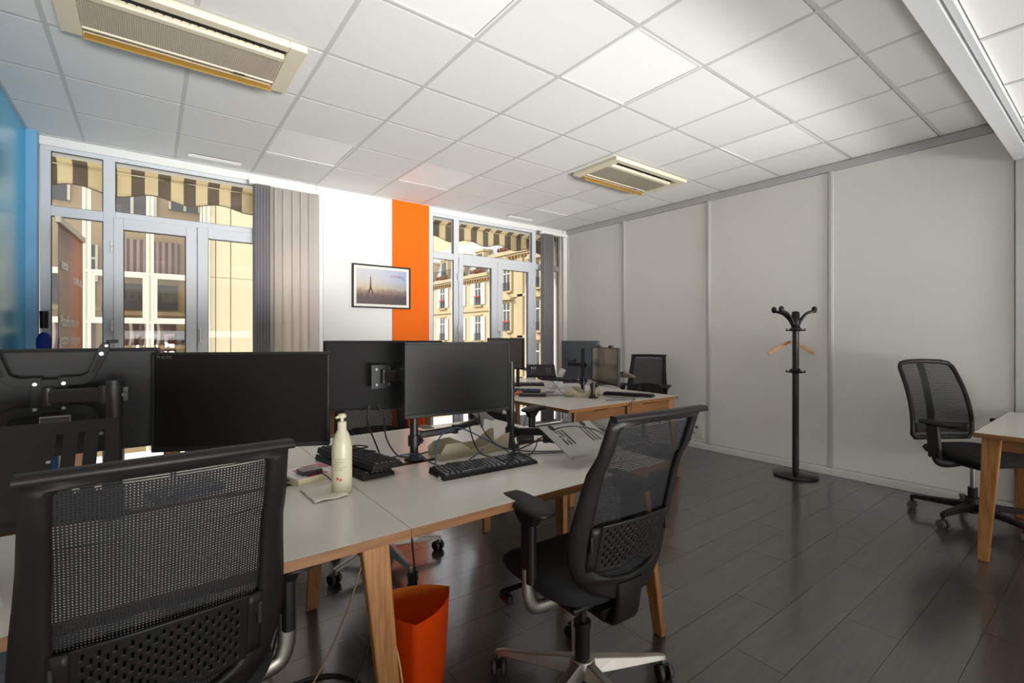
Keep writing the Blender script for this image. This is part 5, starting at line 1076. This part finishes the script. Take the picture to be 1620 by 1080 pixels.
bk2 = tag(MB().b(-0.10, 0.10, -0.06, 0.06, 0, 0.018).build('blue_grey_case', mat('blue_grey_plastic', (120, 136, 160), 0.35), bevel=0.004, loc=(0.10, 1.98, ZT), rot=(0, 0, R(20))), 'pale blue keyboard case peeping out between the two left monitors', 'case')
# wavy cable trays
def wavy(label, loc, rz, wd, sep, h=0.075):
    t = thing('cable_tray', label, 'cable tray', loc, rz, 'beige folded metal cable trays')
    for s_ in (-1, 1):
        top = [(-wd/2, h*0.45), (-wd/2+0.02, h*0.95), (-wd*0.25, h*0.95), (-wd*0.08, h*0.45), (wd*0.12, h*0.42), (wd*0.40, h*1.05), (wd/2, h*1.1)]
        if s_ > 0: top = [(-wd/2, h*0.6), (-wd/2+0.03, h*0.85), (-wd*0.2, h*0.95), (0, h*0.5), (wd*0.2, h*0.5), (wd*0.42, h*1.1), (wd/2, h*1.1)]
        poly = [(-wd/2, 0), (wd/2, 0)]+list(reversed(top))
        MB().prism(poly, -0.0015, 0.0015, Matrix.Translation((0, s_*sep/2, 0)) @ Matrix.Rotation(R(90-8*s_), 4, 'X')).build('side_plate', beige, t)
    MB().b(-wd/2, wd/2, -sep/2, sep/2, 0, 0.003).build('bottom_plate', beige, t)
    return t
wavy('wavy edged beige cable tray between the front and back desks under the centre monitor', (1.17, 1.86, ZT+0.001), R(0), 0.36, 0.11)
wavy('wavy edged beige cable tray on the middle gap of the far bench', (3.07, 3.00, ZT+0.001), R(-62), 0.30, 0.11, 0.085)
# ================================================================== CABLES
def cable(label, pts, r, rgb, dens=8):
    nm = 'cable'
    o = MB().tube(pts, r, 7, dens=dens).build(nm, mat('cable_%d_%d_%d' % rgb, rgb, 0.45)); return tag(o, label, 'cable')
T_ = ZT+0.006
BK = (24, 24, 26); BL = (58, 84, 112)
cable('blue network cable looping over the front desk to its loose plug', [(0.70, 2.00, T_), (0.80, 1.96, T_+0.003), (0.90, 1.86, T_+0.03), (0.93, 1.76, T_+0.005), (0.98, 1.66, T_+0.001), (1.07, 1.70, T_+0.012), (1.18, 1.76, T_+0.03)], 0.0032, BL)
cable('blue network cable arching in front of the cable tray', [(0.865, 1.585, T_), (0.90, 1.68, T_+0.008), (0.97, 1.79, T_+0.09), (1.08, 1.83, T_+0.125), (1.20, 1.80, T_+0.07), (1.30, 1.73, T_+0.004)], 0.0032, BL)
tag(MB().b(-0.011, 0.011, -0.006, 0.006, 0, 0.010).build('network_plug', mat('clear_plastic_plug', (170, 176, 180), 0.2), loc=(0.862, 1.578, ZT), rot=(0, 0, R(60)), bevel=0.001), 'clear network plug at the end of the blue cable', 'plug')
cable('black power cable dropping from the rear seen monitor to the keyboards', [(0.80, 2.13, 0.955), (0.79, 2.12, 0.88), (0.80, 2.06, 0.80), (0.79, 1.98, T_+0.02), (0.74, 1.90, T_+0.042)], 0.0038, BK)
cable('black video cable swinging from the rear seen monitor to the black post', [(0.835, 2.12, 0.955), (0.86, 2.11, 0.90), (0.85, 2.05, 0.81), (0.87, 1.97, T_+0.005), (0.93, 1.95, T_), (1.02, 1.97, T_)], 0.0035, BK)
cable('black cable hanging in a loop under the centre monitor', [(1.15, 1.835, 0.92), (1.14, 1.80, 0.84), (1.15, 1.74, T_+0.02), (1.22, 1.70, T_), (1.32, 1.73, T_+0.003), (1.40, 1.79, T_+0.02)], 0.0032, BK)
cable('second thin black cable hanging under the centre monitor', [(1.20, 1.83, 0.92), (1.21, 1.80, 0.84), (1.26, 1.76, 0.775), (1.36, 1.72, T_+0.003), (1.50, 1.62, T_), (1.62, 1.55, T_+0.01)], 0.0028, BK)
cable('black cable running along the back of the white-lit keyboard', [(0.98, 1.74, T_+0.001), (1.10, 1.72, T_), (1.24, 1.70, T_), (1.36, 1.66, T_), (1.52, 1.58, T_), (1.66, 1.52, T_)], 0.0028, BK)
cable('black cable laid across the silver laptop tray', [(1.30, 1.72, T_), (1.35, 1.62, 0.80), (1.42, 1.54, 0.866), (1.52, 1.51, 0.868), (1.60, 1.46, 0.845), (1.68, 1.44, 0.78), (1.70, 1.45, T_)], 0.0032, BK)
cable('black cable leaning from the tray arm down to the desk', [(1.43, 1.68, 0.80), (1.38, 1.64, 0.77), (1.34, 1.64, T_), (1.25, 1.66, T_)], 0.0028, BK)
cable('short black cable from the small hub towards the bottle', [(0.495, 1.842, ZT+0.036), (0.515, 1.81, ZT+0.025), (0.535, 1.77, T_), (0.560, 1.755, T_)], 0.0022, BK)
cable('black cable looping beside the near chair and left monitor', [(0.42, 1.90, 0.90), (0.36, 1.83, 0.82), (0.38, 1.80, T_+0.03), (0.41, 1.90, T_)], 0.0035, BK)
cable('thin black tangle on the upper crossed keyboard', [(0.62, 1.99, ZT+0.068), (0.70, 2.02, ZT+0.070), (0.73, 1.96, ZT+0.070), (0.64, 1.95, ZT+0.071), (0.70, 1.92, ZT+0.068), (0.76, 1.95, ZT+0.05)], 0.003, BK)
for k in range(7):
    x_ = 2.50+0.05*k; y_ = 3.15+0.22*k
    cable('dark cable hanging below the left edge of the far bench, strand %s' % ('nearest to the camera' if k == 0 else ['', 'second nearest', 'third', 'fourth', 'fifth', 'sixth', 'seventh and farthest'][k]), [(x_+0.1, y_, 0.70), (x_+0.06+0.04*(k % 3), y_+0.05, 0.45), (x_+0.12, y_-0.05*(k % 2), 0.25), (x_+0.25, y_+0.05, 0.10)], 0.003, BK)
for k, pts in enumerate(([(2.60, 3.55, T_), (2.75, 3.60, T_+0.01), (2.88, 3.45, T_), (3.00, 3.30, T_)], [(2.58, 3.70, T_), (2.66, 3.50, T_+0.015), (2.80, 3.35, T_), (2.95, 3.12, T_)], [(3.10, 2.90, T_+0.03), (3.20, 2.75, T_), (3.30, 2.68, T_), (3.45, 2.60, T_)], [(3.0, 2.66, T_), (3.15, 2.62, T_), (3.25, 2.56, T_+0.002), (3.12, 2.49, T_), (3.10, 2.488, 0.66)], [(2.85, 3.15, 0.87), (2.88, 3.10, 0.80), (2.93, 3.05, T_), (3.02, 3.02, T_)])):
    cable(['dark cable curling across the left half of the far bench', 'dark cable running from the adapter towards the trays', 'thin cable trailing beside the far keyboard', 'thin cable dropping over the near edge of the far bench', 'dark cable hanging from the flat tray to the far bench'][k], pts, 0.0026, BK)
cable('blue network cable bending behind the pale screened monitor', [(3.22, 3.12, 0.86), (3.14, 3.05, 0.90), (3.10, 3.0, 0.84), (3.04, 2.96, T_+0.01)], 0.003, (60, 110, 160))
# under-desk cables near the front leg
cable('black cable curving down beside the front oak leg to the floor', [(0.60, 1.52, 0.70), (0.59, 1.50, 0.45), (0.53, 1.48, 0.22), (0.40, 1.46, 0.10), (0.22, 1.50, 0.02), (0.05, 1.55, 0.006)], 0.0042, BK)
cable('beige cable running from the desk down past the front oak leg', [(0.66, 1.62, 0.70), (0.64, 1.75, 0.45), (0.55, 1.72, 0.25), (0.42, 1.66, 0.10), (0.30, 1.62, 0.008), (0.1, 1.6, 0.006)], 0.0035, (166, 140, 112))
cable('thick black cable lying in a loop on the floor under the front desk', [(0.20, 1.60, 0.006), (0.34, 1.50, 0.006), (0.50, 1.52, 0.006), (0.62, 1.66, 0.006), (0.55, 1.82, 0.006), (0.38, 1.86, 0.006), (0.26, 1.78, 0.006)], 0.005, BK)
cable('black cable hanging straight behind the orange bin', [(0.84, 1.80, 0.70), (0.85, 1.79, 0.45), (0.88, 1.80, 0.20), (0.92, 1.85, 0.006)], 0.004, BK)
cable('black cable dropping behind the rear oak leg', [(0.50, 2.0, 0.70), (0.47, 2.0, 0.45), (0.40, 1.98, 0.2), (0.36, 2.0, 0.006)], 0.004, BK)
cable('pale cable hanging down the right side of the front oak leg', [(0.515, 1.345, 0.70), (0.545, 1.34, 0.50), (0.59, 1.325, 0.30), (0.60, 1.31, 0.12), (0.58, 1.30, 0.006)], 0.003, (206, 176, 130))
